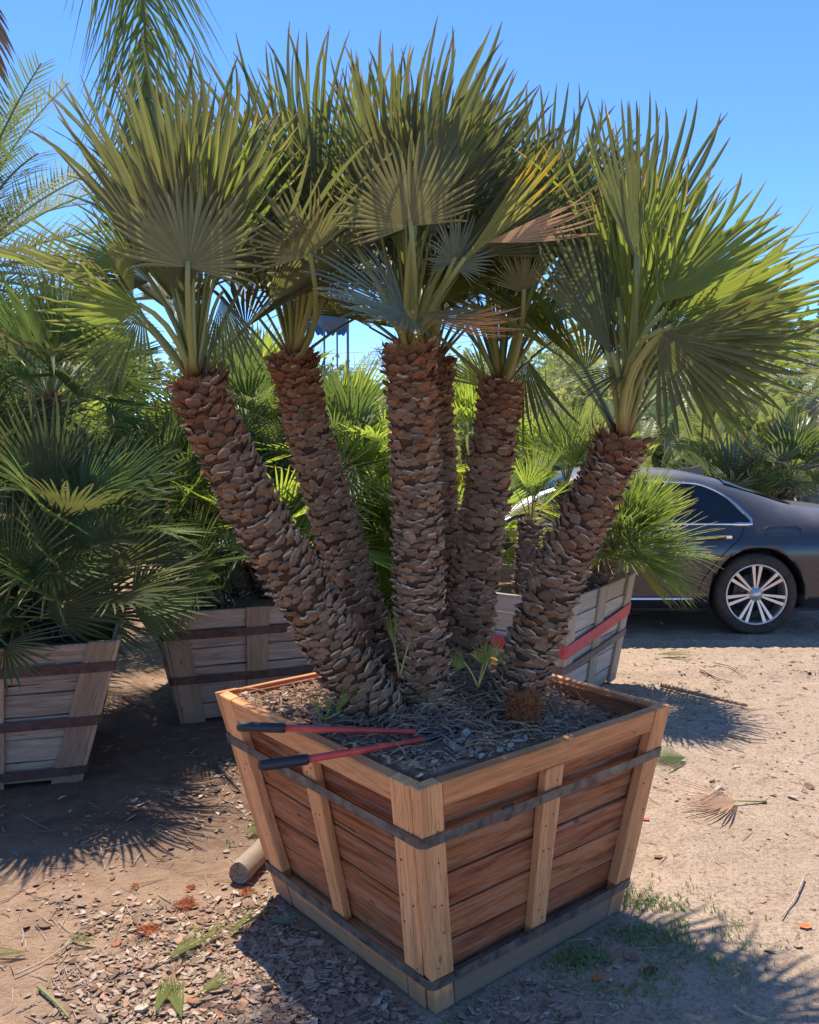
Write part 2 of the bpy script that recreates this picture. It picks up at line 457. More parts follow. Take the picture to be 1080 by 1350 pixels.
# soil, chips
def chip_mat():
    m, nt, b = new_mat("wood_chip")
    at = N(nt, "ShaderNodeAttribute"); at.attribute_name = "t"
    tc = N(nt, "ShaderNodeTexCoord"); ns = tex_noise(nt, tc.outputs["Object"], 90, 3)
    c = ramp(nt, at.outputs["Fac"], [(0.0, (0.13, 0.08, 0.052)), (0.3, (0.29, 0.185, 0.12)), (0.62, (0.45, 0.33, 0.24)), (0.86, (0.60, 0.49, 0.385)), (0.97, (0.42, 0.15, 0.07))])
    c = mixc(nt, ramp(nt, ns, [(0.35, (0.45, 0.45, 0.45)), (0.65, (0, 0, 0))]), c, (0.13, 0.085, 0.06))
    L(nt, c, b.inputs["Base Color"]); b.inputs["Roughness"].default_value = 0.9
    b.inputs["Specular IOR Level"].default_value = 0.15
    return m
M_CHIP = chip_mat()

def dirt_mat():
    m, nt, b = new_mat("dry_dirt")
    tc = N(nt, "ShaderNodeTexCoord"); P = tc.outputs["Object"]
    n1 = tex_noise(nt, P, 0.9, 5, 0.6, 0.3)
    n2 = tex_noise(nt, P, 7.0, 6, 0.7)
    n3 = tex_noise(nt, P, 55.0, 4, 0.7)
    c = ramp(nt, n2, [(0.25, (0.38, 0.275, 0.195)), (0.5, (0.51, 0.385, 0.28)), (0.8, (0.62, 0.485, 0.36))])
    c = mixc(nt, ramp(nt, n1, [(0.42, (0, 0, 0)), (0.62, (0.5, 0.5, 0.5))]), c, (0.41, 0.305, 0.225))
    c = mixc(nt, ramp(nt, n3, [(0.36, (0.75, 0.75, 0.75)), (0.52, (0, 0, 0))]), c, (0.26, 0.175, 0.118))
    sep = N(nt, "ShaderNodeSeparateXYZ"); L(nt, P, sep.inputs[0])
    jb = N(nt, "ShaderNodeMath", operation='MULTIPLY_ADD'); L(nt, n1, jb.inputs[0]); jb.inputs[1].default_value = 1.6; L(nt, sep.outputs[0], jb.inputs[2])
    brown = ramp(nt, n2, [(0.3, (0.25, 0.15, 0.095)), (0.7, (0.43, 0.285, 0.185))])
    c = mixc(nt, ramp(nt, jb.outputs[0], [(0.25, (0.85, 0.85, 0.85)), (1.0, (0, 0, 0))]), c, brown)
    # damp, mulched soil on the nursery-row side, with the left palms' shade painted in
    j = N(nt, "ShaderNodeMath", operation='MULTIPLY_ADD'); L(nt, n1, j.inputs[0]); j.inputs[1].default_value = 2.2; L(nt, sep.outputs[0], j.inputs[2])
    damp_shade = ramp(nt, j.outputs[0], [(0.25, (0.85, 0.85, 0.85)), (0.95, (0, 0, 0))])
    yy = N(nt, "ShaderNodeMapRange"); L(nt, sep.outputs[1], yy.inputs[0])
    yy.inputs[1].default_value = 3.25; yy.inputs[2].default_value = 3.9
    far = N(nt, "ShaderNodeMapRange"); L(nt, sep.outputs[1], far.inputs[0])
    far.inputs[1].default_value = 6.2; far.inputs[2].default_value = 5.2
    w2 = mixc(nt, 1.0, damp_shade, yy.outputs[0], 'MULTIPLY'); w2 = mixc(nt, 1.0, w2, far.outputs[0], 'MULTIPLY')
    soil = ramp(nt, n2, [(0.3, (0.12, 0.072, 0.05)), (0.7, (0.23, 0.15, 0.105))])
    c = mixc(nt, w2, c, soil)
    L(nt, c, b.inputs["Base Color"]); b.inputs["Roughness"].default_value = 0.97
    b.inputs["Specular IOR Level"].default_value = 0.1
    hm = N(nt, "ShaderNodeMath", operation='MULTIPLY_ADD'); L(nt, n3, hm.inputs[0]); hm.inputs[1].default_value = 0.5; L(nt, n2, hm.inputs[2])
    n4 = tex_noise(nt, P, 170.0, 3, 0.7)
    hn = N(nt, "ShaderNodeMath", operation='MULTIPLY_ADD'); L(nt, n4, hn.inputs[0]); hn.inputs[1].default_value = 0.16; L(nt, hm.outputs[0], hn.inputs[2])
    bump(nt, b, hn.outputs[0], 1.0, 0.032)
    return m
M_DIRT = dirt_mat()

def soil_mat():
    m, nt, b = new_mat("potting_soil")
    tc = N(nt, "ShaderNodeTexCoord"); P = tc.outputs["Object"]
    n2 = tex_noise(nt, P, 9.0, 6, 0.7); n3 = tex_noise(nt, P, 70.0, 4, 0.7)
    c = ramp(nt, n2, [(0.3, (0.27, 0.165, 0.105)), (0.7, (0.46, 0.30, 0.20))])
    c = mixc(nt, ramp(nt, n3, [(0.35, (0.6, 0.6, 0.6)), (0.6, (0, 0, 0))]), c, (0.16, 0.10, 0.068))
    L(nt, c, b.inputs["Base Color"]); b.inputs["Roughness"].default_value = 0.97
    b.inputs["Specular IOR Level"].default_value = 0.1
    bump(nt, b, n3, 0.9, 0.015)
    return m
M_SOIL = soil_mat()

# ------------------------------------------------------------------ ground
def gz(x, y):
    """ground height"""
    d = sqrt(x * x + y * y)
    fade = 1.0 if d < 12 else max(0.0, 1 - (d - 12) / 10)
    if fade <= 0: return 0.0
    v = Vector((x, y, 0))
    h = 0.020 * noise.noise(v * 0.8) + 0.010 * noise.noise(v * 2.7 + Vector((9, 3, 1)))
    h += 0.007 * noise.noise(v * 6.0) + 0.006 * noise.noise(v * 11.0 + Vector((3, 8, 0)))
    for yt, wd in ((6.15, 0.16), (7.15, 0.15)):                 # tyre ruts with tread ripple
        q = (y - yt - 0.12 * sin(x * 0.6)) / wd
        if abs(q) < 1.6 and x > -0.5: h += -0.022 * exp(-q * q * 2) + 0.010 * exp(-(abs(q) - 1.1) ** 2 * 9) + (0.006 * sin(x * 62 + q * 2) if abs(q) < 0.9 else 0)
    if y > 3.2:   # wheel-worn tracks in front of the car
        h += 0.010 * abs(noise.noise(Vector((x * 5, y * 9, 4.0)))) * min(1, (y - 3.2) / 1.5)
    return h * fade

def build_ground():
    def axis(lo, hi, fine_lo, fine_hi, step, grow=1.22):
        xs = []
        x = fine_lo
        while x <= fine_hi: xs.append(x); x += step
        s, x = step, xs[-1]
        while x < hi: s *= grow; x += s; xs.append(min(x, hi))
        s, x = step, xs[0]; left = []
        while x > lo: s *= grow; x -= s; left.append(max(x, lo))
        return list(reversed(left)) + xs
    xs = axis(-400, 400, -3.0, 4.6, 0.034)
    ys = axis(-40, 600, 1.7, 9.0, 0.036)
    nx, ny = len(xs), len(ys)
    verts = [(x, y, gz(x, y)) for y in ys for x in xs]
    faces = [(j * nx + i, j * nx + i + 1, (j + 1) * nx + i + 1, (j + 1) * nx + i) for j in range(ny - 1) for i in range(nx - 1)]
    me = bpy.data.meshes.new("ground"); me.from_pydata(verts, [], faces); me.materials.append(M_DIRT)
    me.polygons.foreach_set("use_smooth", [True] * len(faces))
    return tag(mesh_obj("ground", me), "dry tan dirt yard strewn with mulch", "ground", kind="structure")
build_ground()

# ------------------------------------------------------------------ crates
def board_mesh(pts8, bev=0.003):
    """pts8: bottom ring 4 (front-left, front-right, back-right, back-left), top ring 4, in local space"""
    bm = bmesh.new()
    vs = [bm.verts.new(p) for p in pts8]
    for q in ((0, 1, 5, 4), (1, 2, 6, 5), (2, 3, 7, 6), (3, 0, 4, 7), (3, 2, 1, 0), (4, 5, 6, 7)):
        bm.faces.new([vs[i] for i in q])
    bmesh.ops.recalc_face_normals(bm, faces=bm.faces)
    xl = [v.co.x for v in bm.verts]; x0, x1 = min(xl), max(xl)
    nc = 5 if bev > 0.0025 and x1 - x0 > 0.25 else 0
    for k in range(nc):
        bmesh.ops.bisect_plane(bm, geom=list(bm.verts) + list(bm.edges) + list(bm.faces), plane_co=(x0 + (x1 - x0) * (k + 1 + random.uniform(-.3, .3)) / (nc + 1), 0, 0), plane_no=(1, 0, 0))
    sd = random.uniform(0, 90)
    for v in bm.verts:
        nv = noise.noise_vector(Vector((v.co.x * 4 + sd, v.co.y * 9, v.co.z * 9)))
        v.co += Vector((0, nv.y * 0.0035, nv.z * 0.0022))
    if bev: bmesh.ops.bevel(bm, geom=[e for e in bm.edges if len(e.link_faces) == 2 and e.calc_face_angle(0) > 0.5], offset=bev, segments=1, affect='EDGES', profile=0.5)
    me = bpy.data.meshes.new("board"); bm.to_mesh(me); bm.free()
    return me

class Crate:
    def __init__(self, name, label, base, top_c, bot_c, ang, S, s, H, mats, group, tilt=0.0):
        self.root = thing(name, base, label, "crate", group)
        self.H = H
        self.T, self.B = [], []
        for k in range(4):
            a = radians(-90 + 90 * k) + ang
            self.T.append(Vector((top_c[0] + S / sqrt(2) * cos(a), top_c[1] + S / sqrt(2) * sin(a), H)))
            self.B.append(Vector((bot_c[0] + s / sqrt(2) * cos(a), bot_c[1] + s / sqrt(2) * sin(a), 0.004)))
        self.mats = mats
    def fp(self, k, u, v, n):
        """face k: u in metres from left corner if tuple ('l',m)/('r',m) else fraction"""
        A, B_, C, D = self.B[k], self.B[(k + 1) % 4], self.T[(k + 1) % 4], self.T[k]
        p0 = A.lerp(D, v); p1 = B_.lerp(C, v)
        ln = (p1 - p0).length
        if isinstance(u, tuple):
            side, m = u
            fr = m / ln if side == 'l' else 1 - m / ln
        else: fr = u
        nrm = (B_ - A).cross(D - A).normalized()
        return p0.lerp(p1, fr) + nrm * n
    def board(self, name, k, u0, u1, v0, v1, n0, n1, mat, along='h', jitter=0.0, bev=0.003, parent=None):
        j = lambda: random.uniform(-jitter, jitter)
        jn = j() * 0.6
        P = [self.fp(k, u0, v0, n1 + jn), self.fp(k, u1, v0, n1 + jn), self.fp(k, u1, v0, n0), self.fp(k, u0, v0, n0),
             self.fp(k, u0, v1, n1 + jn), self.fp(k, u1, v1, n1 + jn), self.fp(k, u1, v1, n0), self.fp(k, u0, v1, n0)]
        if along == 'h': x = P[1] - P[0]
        else: x = P[4] - P[0]
        c = sum(P, Vector()) / 8
        nrm = (self.B[(k + 1) % 4] - self.B[k]).cross(self.T[k] - self.B[k])
        M = frame(c, x, nrm)
        Mi = M.inverted()
        me = board_mesh([Mi @ p for p in P], bev); me.materials.append(mat)
        o = bpy.data.objects.new(name, me); link(o)
        return put(o, parent or self.root, M)
    def strap(self, v, h, off, mat, name="strap", tilt=(0, 0, 0, 0), th=0.0025):
        mb = MB()
        ring = []
        rr = 0.012
        for k in range(4):
            vk = v + tilt[k]
            c = self.B[k].lerp(self.T[k], vk)
            ctr = sum((self.B[i].lerp(self.T[i], vk) for i in range(4)), Vector()) / 4
            out = (c - ctr); out.z = 0
            outn = out.normalized()
            ccw = Vector((-outn.y, outn.x, 0))
            for sgn in (-1, 1):
                q = c + outn * (off * 1.414 - rr * 0.5) + ccw * sgn * rr
                ring.append((q, outn))
        ids = []
        nst = len(ring)
        dense = []
        for i in range(nst):                     # subdivide, slight sag and wobble
            a, oa = ring[i]; b, ob = ring[(i + 1) % nst]
            m = 10 if (b - a).length > 0.1 else 1
            for q in range(m):
                f = q / m
                p = a.lerp(b, f) + Vector((0, 0, -0.004 * sin(pi * f) + random.uniform(-1, 1) * 0.0012))
                dense.append((p, oa.lerp(ob, f)))
        for p, o in dense:
            up = Vector((0, 0, 1)) * h * 0.5 + o * h * 0.5 * 0.17
            ids.append([mb.vert(p - up), mb.vert(p + up), mb.vert(p + up + o * th), mb.vert(p - up + o * th)])
        n = len(ids)
        for i in range(n):
            a, b = ids[i], ids[(i + 1) % n]
            for q in range(4):
                mb.face((a[q], b[q], b[(q + 1) % 4], a[(q + 1) % 4]))
        me = mb.mesh("strap", [mat])
        return mesh_obj(name, me, self.root)

def main_crate():
    yaw = -0.0942
    tc, bc = (0.1031, 3.1851), (0.1374, 3.1836)
    c = Crate("plant_crate", "large orange-brown wooden crate in front holding the multi-trunk palm", (bc[0], bc[1], 0.0), tc, bc, yaw, 1.205, 0.935, 0.795, None, "plant crates")
    pt = 0.036
    vs = [0.135, 0.27, 0.415, 0.575, 0.735, 0.90]
    nails = []
    for k in range(4):
        even = k % 2 == 0
        e = 0.0 if even else pt + 0.001          # even faces cover the corner ends of the others
        # planks behind the frame
        vv = [0.02] + [v + random.uniform(-0.008, 0.008) for v in vs] + [0.985]
        for i in range(len(vv) - 1):
            c.board("plank", k, ('l', 0.04), ('r', 0.04), vv[i] + 0.004, vv[i + 1] - 0.004, -pt - 0.021, -pt - 0.001, M_PLANK, jitter=0.005)
        # top rail and bottom rail between the posts
        c.board("top_rail", k, ('l', 0.0905 + e), ('r', 0.0905 + e), 0.902, 1.0, -pt, 0.0, M_POST)
        c.board("bottom_rail", k, ('l', 0.0905 + e), ('r', 0.0905 + e), 0.0, 0.128, -pt, -0.002, M_GREYBOARD if k in (0, 1) else M_POST)
        for side in ('l', 'r'):
            po = c.board("post", k, (side, e), (side, 0.089 + e), 0.165, 1.004, -pt, 0.003, M_POST, 'v', 0.0)
            if k in (0, 3): nails.append((k, po, (side, e), (side, 0.089 + e), 0.165, 1.0, 0.003))
            c.board("post_foot", k, (side, e + 0.004), (side, 0.085 + e), 0.0, 0.160, -pt, 0.0, M_POST, 'v', 0.002)
        if k == 0:
            po = c.board("batten", k, 0.455, 0.53, 0.07, 0.895, -pt, -0.004, M_POST, 'v'); nails.append((k, po, 0.455, 0.53, 0.07, 0.895, -0.004))
        else:
            po = c.board("batten", k, 0.46, 0.53, 0.135, 0.895, -pt, -0.004, M_POST, 'v')
            if k == 3: nails.append((k, po, 0.46, 0.53, 0.135, 0.895, -0.004))
    nb = MB(); nb.tube([(0, 0, -0.002), (0, 0, 0.0012), (0, 0, 0.0018)], [0.0034, 0.0034, 0.002], 8)
    nail_me = nb.mesh("nail_head", [M_NAIL])
    rn = random.Random(12)
    for k, o, u0, u1, v0, v1, off in nails:
        for i in range(len(vs) - 1):
            vm = (vs[i] + vs[i + 1]) / 2
            if not (v0 + 0.02 < vm < v1 - 0.02): continue
            for q in (0.3, 0.7):
                if rn.random() < 0.35: continue
                a, b_ = c.fp(k, u0, vm, off), c.fp(k, u1, vm, off)
                p = a.lerp(b_, q + rn.uniform(-0.08, 0.08)); v2 = c.fp(k, u0, vm + 0.05, off) - a
                p = p + v2.normalized() * rn.uniform(-0.03, 0.03)
                nrm = (c.B[(k + 1) % 4] - c.B[k]).cross(c.T[k] - c.B[k])
                put(link(bpy.data.objects.new("nail_head", nail_me)), o, frame(p, a - b_, nrm))
    for vv_, fr in ((0.785, 0.30), (0.148, 0.36)):                  # crimped strap seals
        p = c.fp(0, fr, vv_, 0.0062); M = frame(p, c.fp(0, fr + 0.1, vv_, 0) - c.fp(0, fr, vv_, 0), (c.B[1] - c.B[0]).cross(c.T[0] - c.B[0]))
        sb = MB(); sb.box((-0.024, -0.0195, -0.006), (0.024, 0.0195, 0.0022)); sb = sb.mesh("strap_seal", [M_STRAP_RUST])
        put(link(bpy.data.objects.new("strap_seal", sb)), c.root, M)
    c.strap(0.785, 0.034, 0.004, M_STRAP)
    c.strap(0.148, 0.034, 0.0035, M_STRAP)
    return c
CR = main_crate()

def side_crate(name, label, tcxy, ang, H, mats, straps, bcxy=None, S=1.2, s=0.93, nplank=6):
    bcxy = bcxy or tcxy
    mp, mpost = mats
    c = Crate(name, label, (bcxy[0], bcxy[1], 0), tcxy, bcxy, ang, S, s, H, None, "plant crates")
    pt = 0.022
    for k in range(4):
        e = 0.0 if k % 2 == 0 else pt + 0.001
        edges = [i / nplank for i in range(nplank + 1)]
        edges = [0.01] + [v + random.uniform(-0.012, 0.012) for v in edges[1:-1]] + [0.99]
        for i in range(nplank):
            c.board("plank", k, ('l', 0.025), ('r', 0.025), edges[i] + 0.005, edges[i + 1] - 0.005, -pt - 0.02, -pt - 0.001, mp, jitter=0.007)
        for side in ('l', 'r'):
            c.board("post", k, (side, e), (side, 0.13 + e), 0.0, 1.01 + random.uniform(-0.01, 0.015), -pt, 0.0, mpost, 'v', 0.003)
        c.board("batten", k, 0.44, 0.56, 0.0, 1.0, -pt, -0.003, mpost, 'v', 0.003)
    for (v, h, m, t) in straps:
        c.strap(v, h, 0.004, m, tilt=t)
    return c

z4 = (0, 0, 0, 0)
CL = side_crate("plant_crate", "weathered grey crate cut off by the left edge of the picture", (-2.17, 4.64), radians(45 + 16), 0.76, (M_OLD, M_OLDPOST),
                [(0.84, 0.05, M_STRAP_RUST, z4), (0.46, 0.05, M_STRAP_RUST, z4), (0.10, 0.045, M_STRAP_RUST, z4)], bcxy=(-2.20, 4.62), s=0.84)
CM = side_crate("plant_crate", "weathered grey crate between the left-edge crate and the front crate", (-1.13, 5.82), radians(45 + 20), 0.73, (M_OLD, M_OLDPOST),
                [(0.80, 0.05, M_STRAP_RUST, z4), (0.40, 0.05, M_STRAP_RUST, z4)])
CR3 = side_crate("plant_crate", "bleached pale crate with a red strap, standing before the dark car", (0.80, 6.08), radians(12), 0.775, (M_PALE, M_PALEPOST),
                 [(0.58, 0.085, M_STRAP_RED, (-0.02, 0.10, 0.0, 0.02)), (0.40, 0.05, M_STRAP_TWINE, (0, 0.06, 0, 0))], S=1.22, s=1.02)

# ------------------------------------------------------------------ soil in the crates
def soil_in(crate, v, inset, res, mound, label, seed, amp=1.0):
    mb = MB()
    cs = [crate.B[k].lerp(crate.T[k], v) for k in range(4)]
    ctr = sum(cs, Vector()) / 4
    cs = [c + (ctr - c).normalized() * inset * 1.414 for c in cs]
    ids = []
    for j in range(res + 1):
        row = []
        for i in range(res + 1):
            p = cs[0].lerp(cs[1], i / res).lerp(cs[3].lerp(cs[2], i / res), j / res)
            p = Vector((p.x, p.y, mound(p.x, p.y) + amp * (0.012 * noise.noise(p * 9 + Vector((seed, 0, 0))) + 0.006 * noise.noise(p * 30))))
            row.append(mb.vert(p))
        ids.append(row)
    for j in range(res):
        for i in range(res):
            mb.face((ids[j][i], ids[j][i + 1], ids[j + 1][i + 1], ids[j + 1][i]))
    # skirt down into the crate so it is a solid body of soil
    edge = [ids[0][i] for i in range(res)] + [ids[j][res] for j in range(res)] + [ids[res][i] for i in range(res, 0, -1)] + [ids[j][0] for j in range(res, 0, -1)]
    low = []
    for e in edge:
        p = mb.v[e]; low.append(mb.vert((p[0], p[1], p[2] - 0.10)))
    n = len(edge)
    for i in range(n): mb.face((edge[i], low[i], low[(i + 1) % n], edge[(i + 1) % n]))
    mb.face(list(reversed(low)))
    o = mesh_obj("potting_soil", mb.mesh("potting_soil", [M_SOIL], True))
    return tag(o, label, "soil", kind="stuff")

def main_soil_z(x, y):
    dx, dy = x - 0.12, y - 3.25
    r2 = dx * dx + dy * dy
    z = 0.764 + 0.10 * exp(-r2 / 0.085)
    z += 0.036 * max(0.0, min(1.0, (3.0 - y) / 0.45))       # heaped to the rim at the near corner
    z -= 0.045 * max(0.0, min(1.0, (x - 0.45) / 0.35))      # hollow at the right corner
    z += 0.02 * max(0.0, min(1.0, (-0.35 - x) / 0.3))
    z += 0.012 * noise.noise(Vector((x * 9 + 3, y * 9, 0))) + 0.005 * noise.noise(Vector((x * 30, y * 30, 0)))
    return z
soil_in(CR, 0.93, 0.057, 70, main_soil_z, "brown potting soil and litter filling the front crate", 3, amp=0.0)
for c_, zz, lab, sd in ((CL, 0.66, "dark potting soil in the left-edge grey crate", 11), (CM, 0.66, "dark potting soil in the middle grey crate", 17), (CR3, 0.63, "potting soil in the bleached crate with the red strap", 23)):
    soil_in(c_, 0.88, 0.05, 16, (lambda z0: (lambda x, y: z0))(zz), lab, sd)

# ------------------------------------------------------------------ fan leaves
def fan_mesh(name, n, spread_deg, split, fold, droop, cup, seed, stations, mat, wfree=1.0):
    rnd = random.Random(seed)
    mb = MB()
    sp_t = radians(spread_deg)
    half = sp_t / n / 2
    for i in range(n):
        th = -sp_t / 2 + sp_t * (i + 0.5) / n
        thj = rnd.gauss(0, half * 0.28)
        q = abs(th) / (sp_t / 2)
        Lg = (1 - 0.30 * q * q * min(1.2, spread_deg / 180)) * (rnd.uniform(0.86, 1.04) if rnd.random() < 0.93 else rnd.uniform(0.55, 0.85))
        s = split * rnd.uniform(0.82, 1.15) * Lg
        segdroop = droop * rnd.uniform(0.3, 1.6)
        if rnd.random() < 0.09: segdroop += rnd.uniform(0.2, 0.7)
        bend = rnd.gauss(0, 0.05)
        tone = rnd.random() * 0.5 * (1 if rnd.random() < 0.6 else 0.2)
        twist = rnd.gauss(0, 0.25)
        prev = None
        for st in stations:
            r = st * Lg
            f = max(0.0, (r - s) / (Lg - s))
            if r <= s: w = half * r * 1.03; fo = fold
            else:
                w = half * s * 1.03 * wfree * (1 - f) ** 0.55 + 0.0015; fo = fold * (1 + 0.3 * f)
            t2 = th + thj * f + bend * f * f
            z = cup * r * sin(abs(th)) ** 2 - segdroop * max(0, r - 0.25) ** 2.0
            cx, cy = sin(t2) * r, cos(t2) * r
            tx, ty = cos(t2), -sin(t2)
            ca = 1 / sqrt(1 + fo * fo); zz = w * fo * ca; ww = w * ca
            tw = twist * f
            ids = (mb.vert((cx - tx * ww, cy - ty * ww, z + zz - ww * tw), st, tone),
                   mb.vert((cx, cy, z), st, min(1.0, tone + 0.25)),
                   mb.vert((cx + tx * ww, cy + ty * ww, z + zz + ww * tw), st, tone))
            if prev:
                mb.face((prev[0], prev[1], ids[1], ids[0])); mb.face((prev[1], prev[2], ids[2], ids[1]))
            prev = ids
    return mb.mesh(name, [mat] if mat else [])

ST_HI = (0.03, 0.2, 0.4, 0.55, 0.7, 0.84, 0.94, 1.0)
ST_LO = (0.04, 0.35, 0.6, 0.85, 1.0)
FANS = {}
def fan(spread, mat, hi=True, seed=0, split=0.5, droop=0.08, stiff=False):
    key = (spread, mat.name, hi, seed, split, droop, stiff)
    if key not in FANS:
        nseg = int(6 + spread * 0.135) if hi else int(6 + spread * 0.085)
        FANS[key] = fan_mesh("fan_blade", nseg, spread, split, 0.55 if hi else 0.7, droop, 0.35 if not stiff else 0.55, hash((spread, seed)) & 0xffff,
                             ST_HI if hi else ST_LO, mat, 1.0)
    return FANS[key]

PET = {}
def petiole(parent, frond, p0, hub, rad, mat=None, sag=0.0, n=6, sides=6, bladeD=None):
    d = hub - p0
    mid = (p0 + hub) * 0.5 + Vector((0, 0, -sag))
    if bladeD is not None:
        mid = hub - bladeD.normalized() * d.length * 0.45
        mid = mid * 0.5 + ((p0 + hub) * 0.5) * 0.5
    pts = bezier(p0, mid, hub + d.normalized() * 0.02, n)
    mb = MB()
    rads = [rad * (1.9 if i == 0 else 1.25 - 0.45 * i / (n - 1)) for i in range(n)]
    Mi = WM[frond].inverted()
    o = mesh_obj("petiole", None, None) if False else None
    mb.tube(pts, rads, sides, flat=0.62)
    me = mb.mesh("petiole", [mat or M_PETIOLE], True)
    inv = WM[frond].inverted()
    me.transform(inv)
    ob = bpy.data.objects.new("petiole", me); link(ob)
    put(ob, frond, WM[frond])
    return ob

def frond(palm, p0, hub, D, Nn, R, mesh, rad=0.009, pet_mat=None, label=None, hi=True, with_petiole=True):
    """one fan frond: blade mesh (child of palm) with a petiole sub-part"""
    D = D.normalized(); Nn = (Nn - D * Nn.dot(D)).normalized()
    X = D.cross(Nn)
    M = Matrix(((X.x * R, D.x * R, Nn.x * R, hub.x), (X.y * R, D.y * R, Nn.y * R, hub.y), (X.z * R, D.z * R, Nn.z * R, hub.z), (0, 0, 0, 1)))
    o = bpy.data.objects.new("frond", mesh); link(o); put(o, palm, M)
    if label: o["label"] = label
    if with_petiole: petiole(palm, o, p0, hub, rad, pet_mat, n=6 if hi else 4, sides=6 if hi else 4, bladeD=D)
    return o

CAM = Vector((0, 0, CAMH))
def cam_normal(hub, D, tilt):
    D = D.normalized()
    c = (CAM - hub); c = (c - D * c.dot(D)).normalized()
    return Quaternion(D, radians(tilt)) @ c

def crown(palm, apex, axis, n, Rr, petl, mats, e0=82, e1=-10, hi=True, seed=0, spreads=(90, 120, 160, 200), az0=0.0, rad=0.008,
          flt=None, dead=0, droop=0.08, split=0.5, stiff=False):
    rnd = random.Random(seed)
    axis = axis.normalized()
    q = Vector((0, 0, 1)).rotation_difference(axis)
    k = 0
    for i in range(n):
        f = (i + 0.5) / n
        az = az0 + i * 2.39996 + rnd.uniform(-0.25, 0.25)
        el = radians(e0 + (e1 - e0) * f ** 1.15 + rnd.uniform(-7, 7))
        d = q @ Vector((cos(az) * cos(el), sin(az) * cos(el), sin(el)))
        pl = rnd.uniform(*petl) * (0.85 + 0.3 * f)
        hub = apex + d * pl + Vector((0, 0, -0.05 * f))
        el2 = el - radians(rnd.uniform(4, 26)) * (0.3 + f)
        D = q @ Vector((cos(az) * cos(el2), sin(az) * cos(el2), sin(el2)))
        Nn = axis - D * axis.dot(D)
        if Nn.length < 0.2: Nn = -(q @ Vector((cos(az), sin(az), 0)))
        Nn = Quaternion(D.normalized(), rnd.uniform(-0.5, 0.5)) @ Nn.normalized()
        R = rnd.uniform(*Rr)
        sp = spreads[min(len(spreads) - 1, int(f * len(spreads) + rnd.uniform(-0.6, 0.6)))] if f < 0.95 else spreads[-1]
        mat = rnd.choice(mats)
        if i >= n - dead: mat = M_LEAF_DRY
        if flt and not flt(hub, D, R): continue
        frond(palm, apex - axis * 0.02 + d * 0.03, hub, D, Nn, R, fan(sp, mat, hi, rnd.randint(0, 2), split, droop, stiff), rad, hi=hi)
        k += 1
    return k

# ------------------------------------------------------------------ palm trunks with old leaf bases
def leaf_base_mesh(seed, mats):
    """old leaf base: a thin upward-flaring scale with a ragged, pale cut lip"""
    r = random.Random(seed)
    mb = MB()
    j = lambda s=0.05: r.uniform(-s, s)
    a = [mb.vert((-0.50, -0.6, -0.15)), mb.vert((0.0, -0.65, -0.02)), mb.vert((0.50, -0.6, -0.15))]
    b = [mb.vert((-0.55 + j(), -0.05, 0.0)), mb.vert((0 + j(), -0.05, 0.20 + j())), mb.vert((0.55 + j(), -0.05, 0.0))]
    ys = [0.30 + j(.14), 0.50 + j(.2), 0.46 + j(.2), 0.30 + j(.14)]
    zs = [0.16 + j(), 0.52 + j(.16), 0.52 + j(.16), 0.16 + j()]
    xs = [-0.46 + j(.08), -0.17 + j(.08), 0.17 + j(.08), 0.46 + j(.08)]
    c = [mb.vert((x, y, z)) for x, y, z in zip(xs, ys, zs)]
    d = [mb.vert((x * 0.9, y + 0.10 + j(.04), z - 0.17)) for x, y, z in zip(xs, ys, zs)]
    e = [mb.vert((-0.35, 0.05, -0.15)), mb.vert((0.35, 0.05, -0.15))]
    mb.face((a[0], a[1], b[1], b[0])); mb.face((a[1], a[2], b[2], b[1]))
    mb.face((b[0], b[1], c[1], c[0])); mb.face((b[1], c[2], c[1])); mb.face((b[1], b[2], c[3], c[2]))
    for k in range(3): mb.face((c[k], c[k + 1], d[k + 1], d[k]), 1)
    mb.face((d[0], d[1], e[0])); mb.face((d[1], d[2], e[1], e[0])); mb.face((d[2], d[3], e[1]))
    mb.face((a[0], b[0], c[0], d[0], e[0])); mb.face((a[2], e[1], d[3], c[3], b[2]))
    return mb, mb.mesh("leaf_base", mats)

LB = [leaf_base_mesh(s, [M_BARK, M_CUT]) for s in range(5)]
LBR = [leaf_base_mesh(s + 20, [M_BARK_RED, M_CUT_RED]) for s in range(5)]

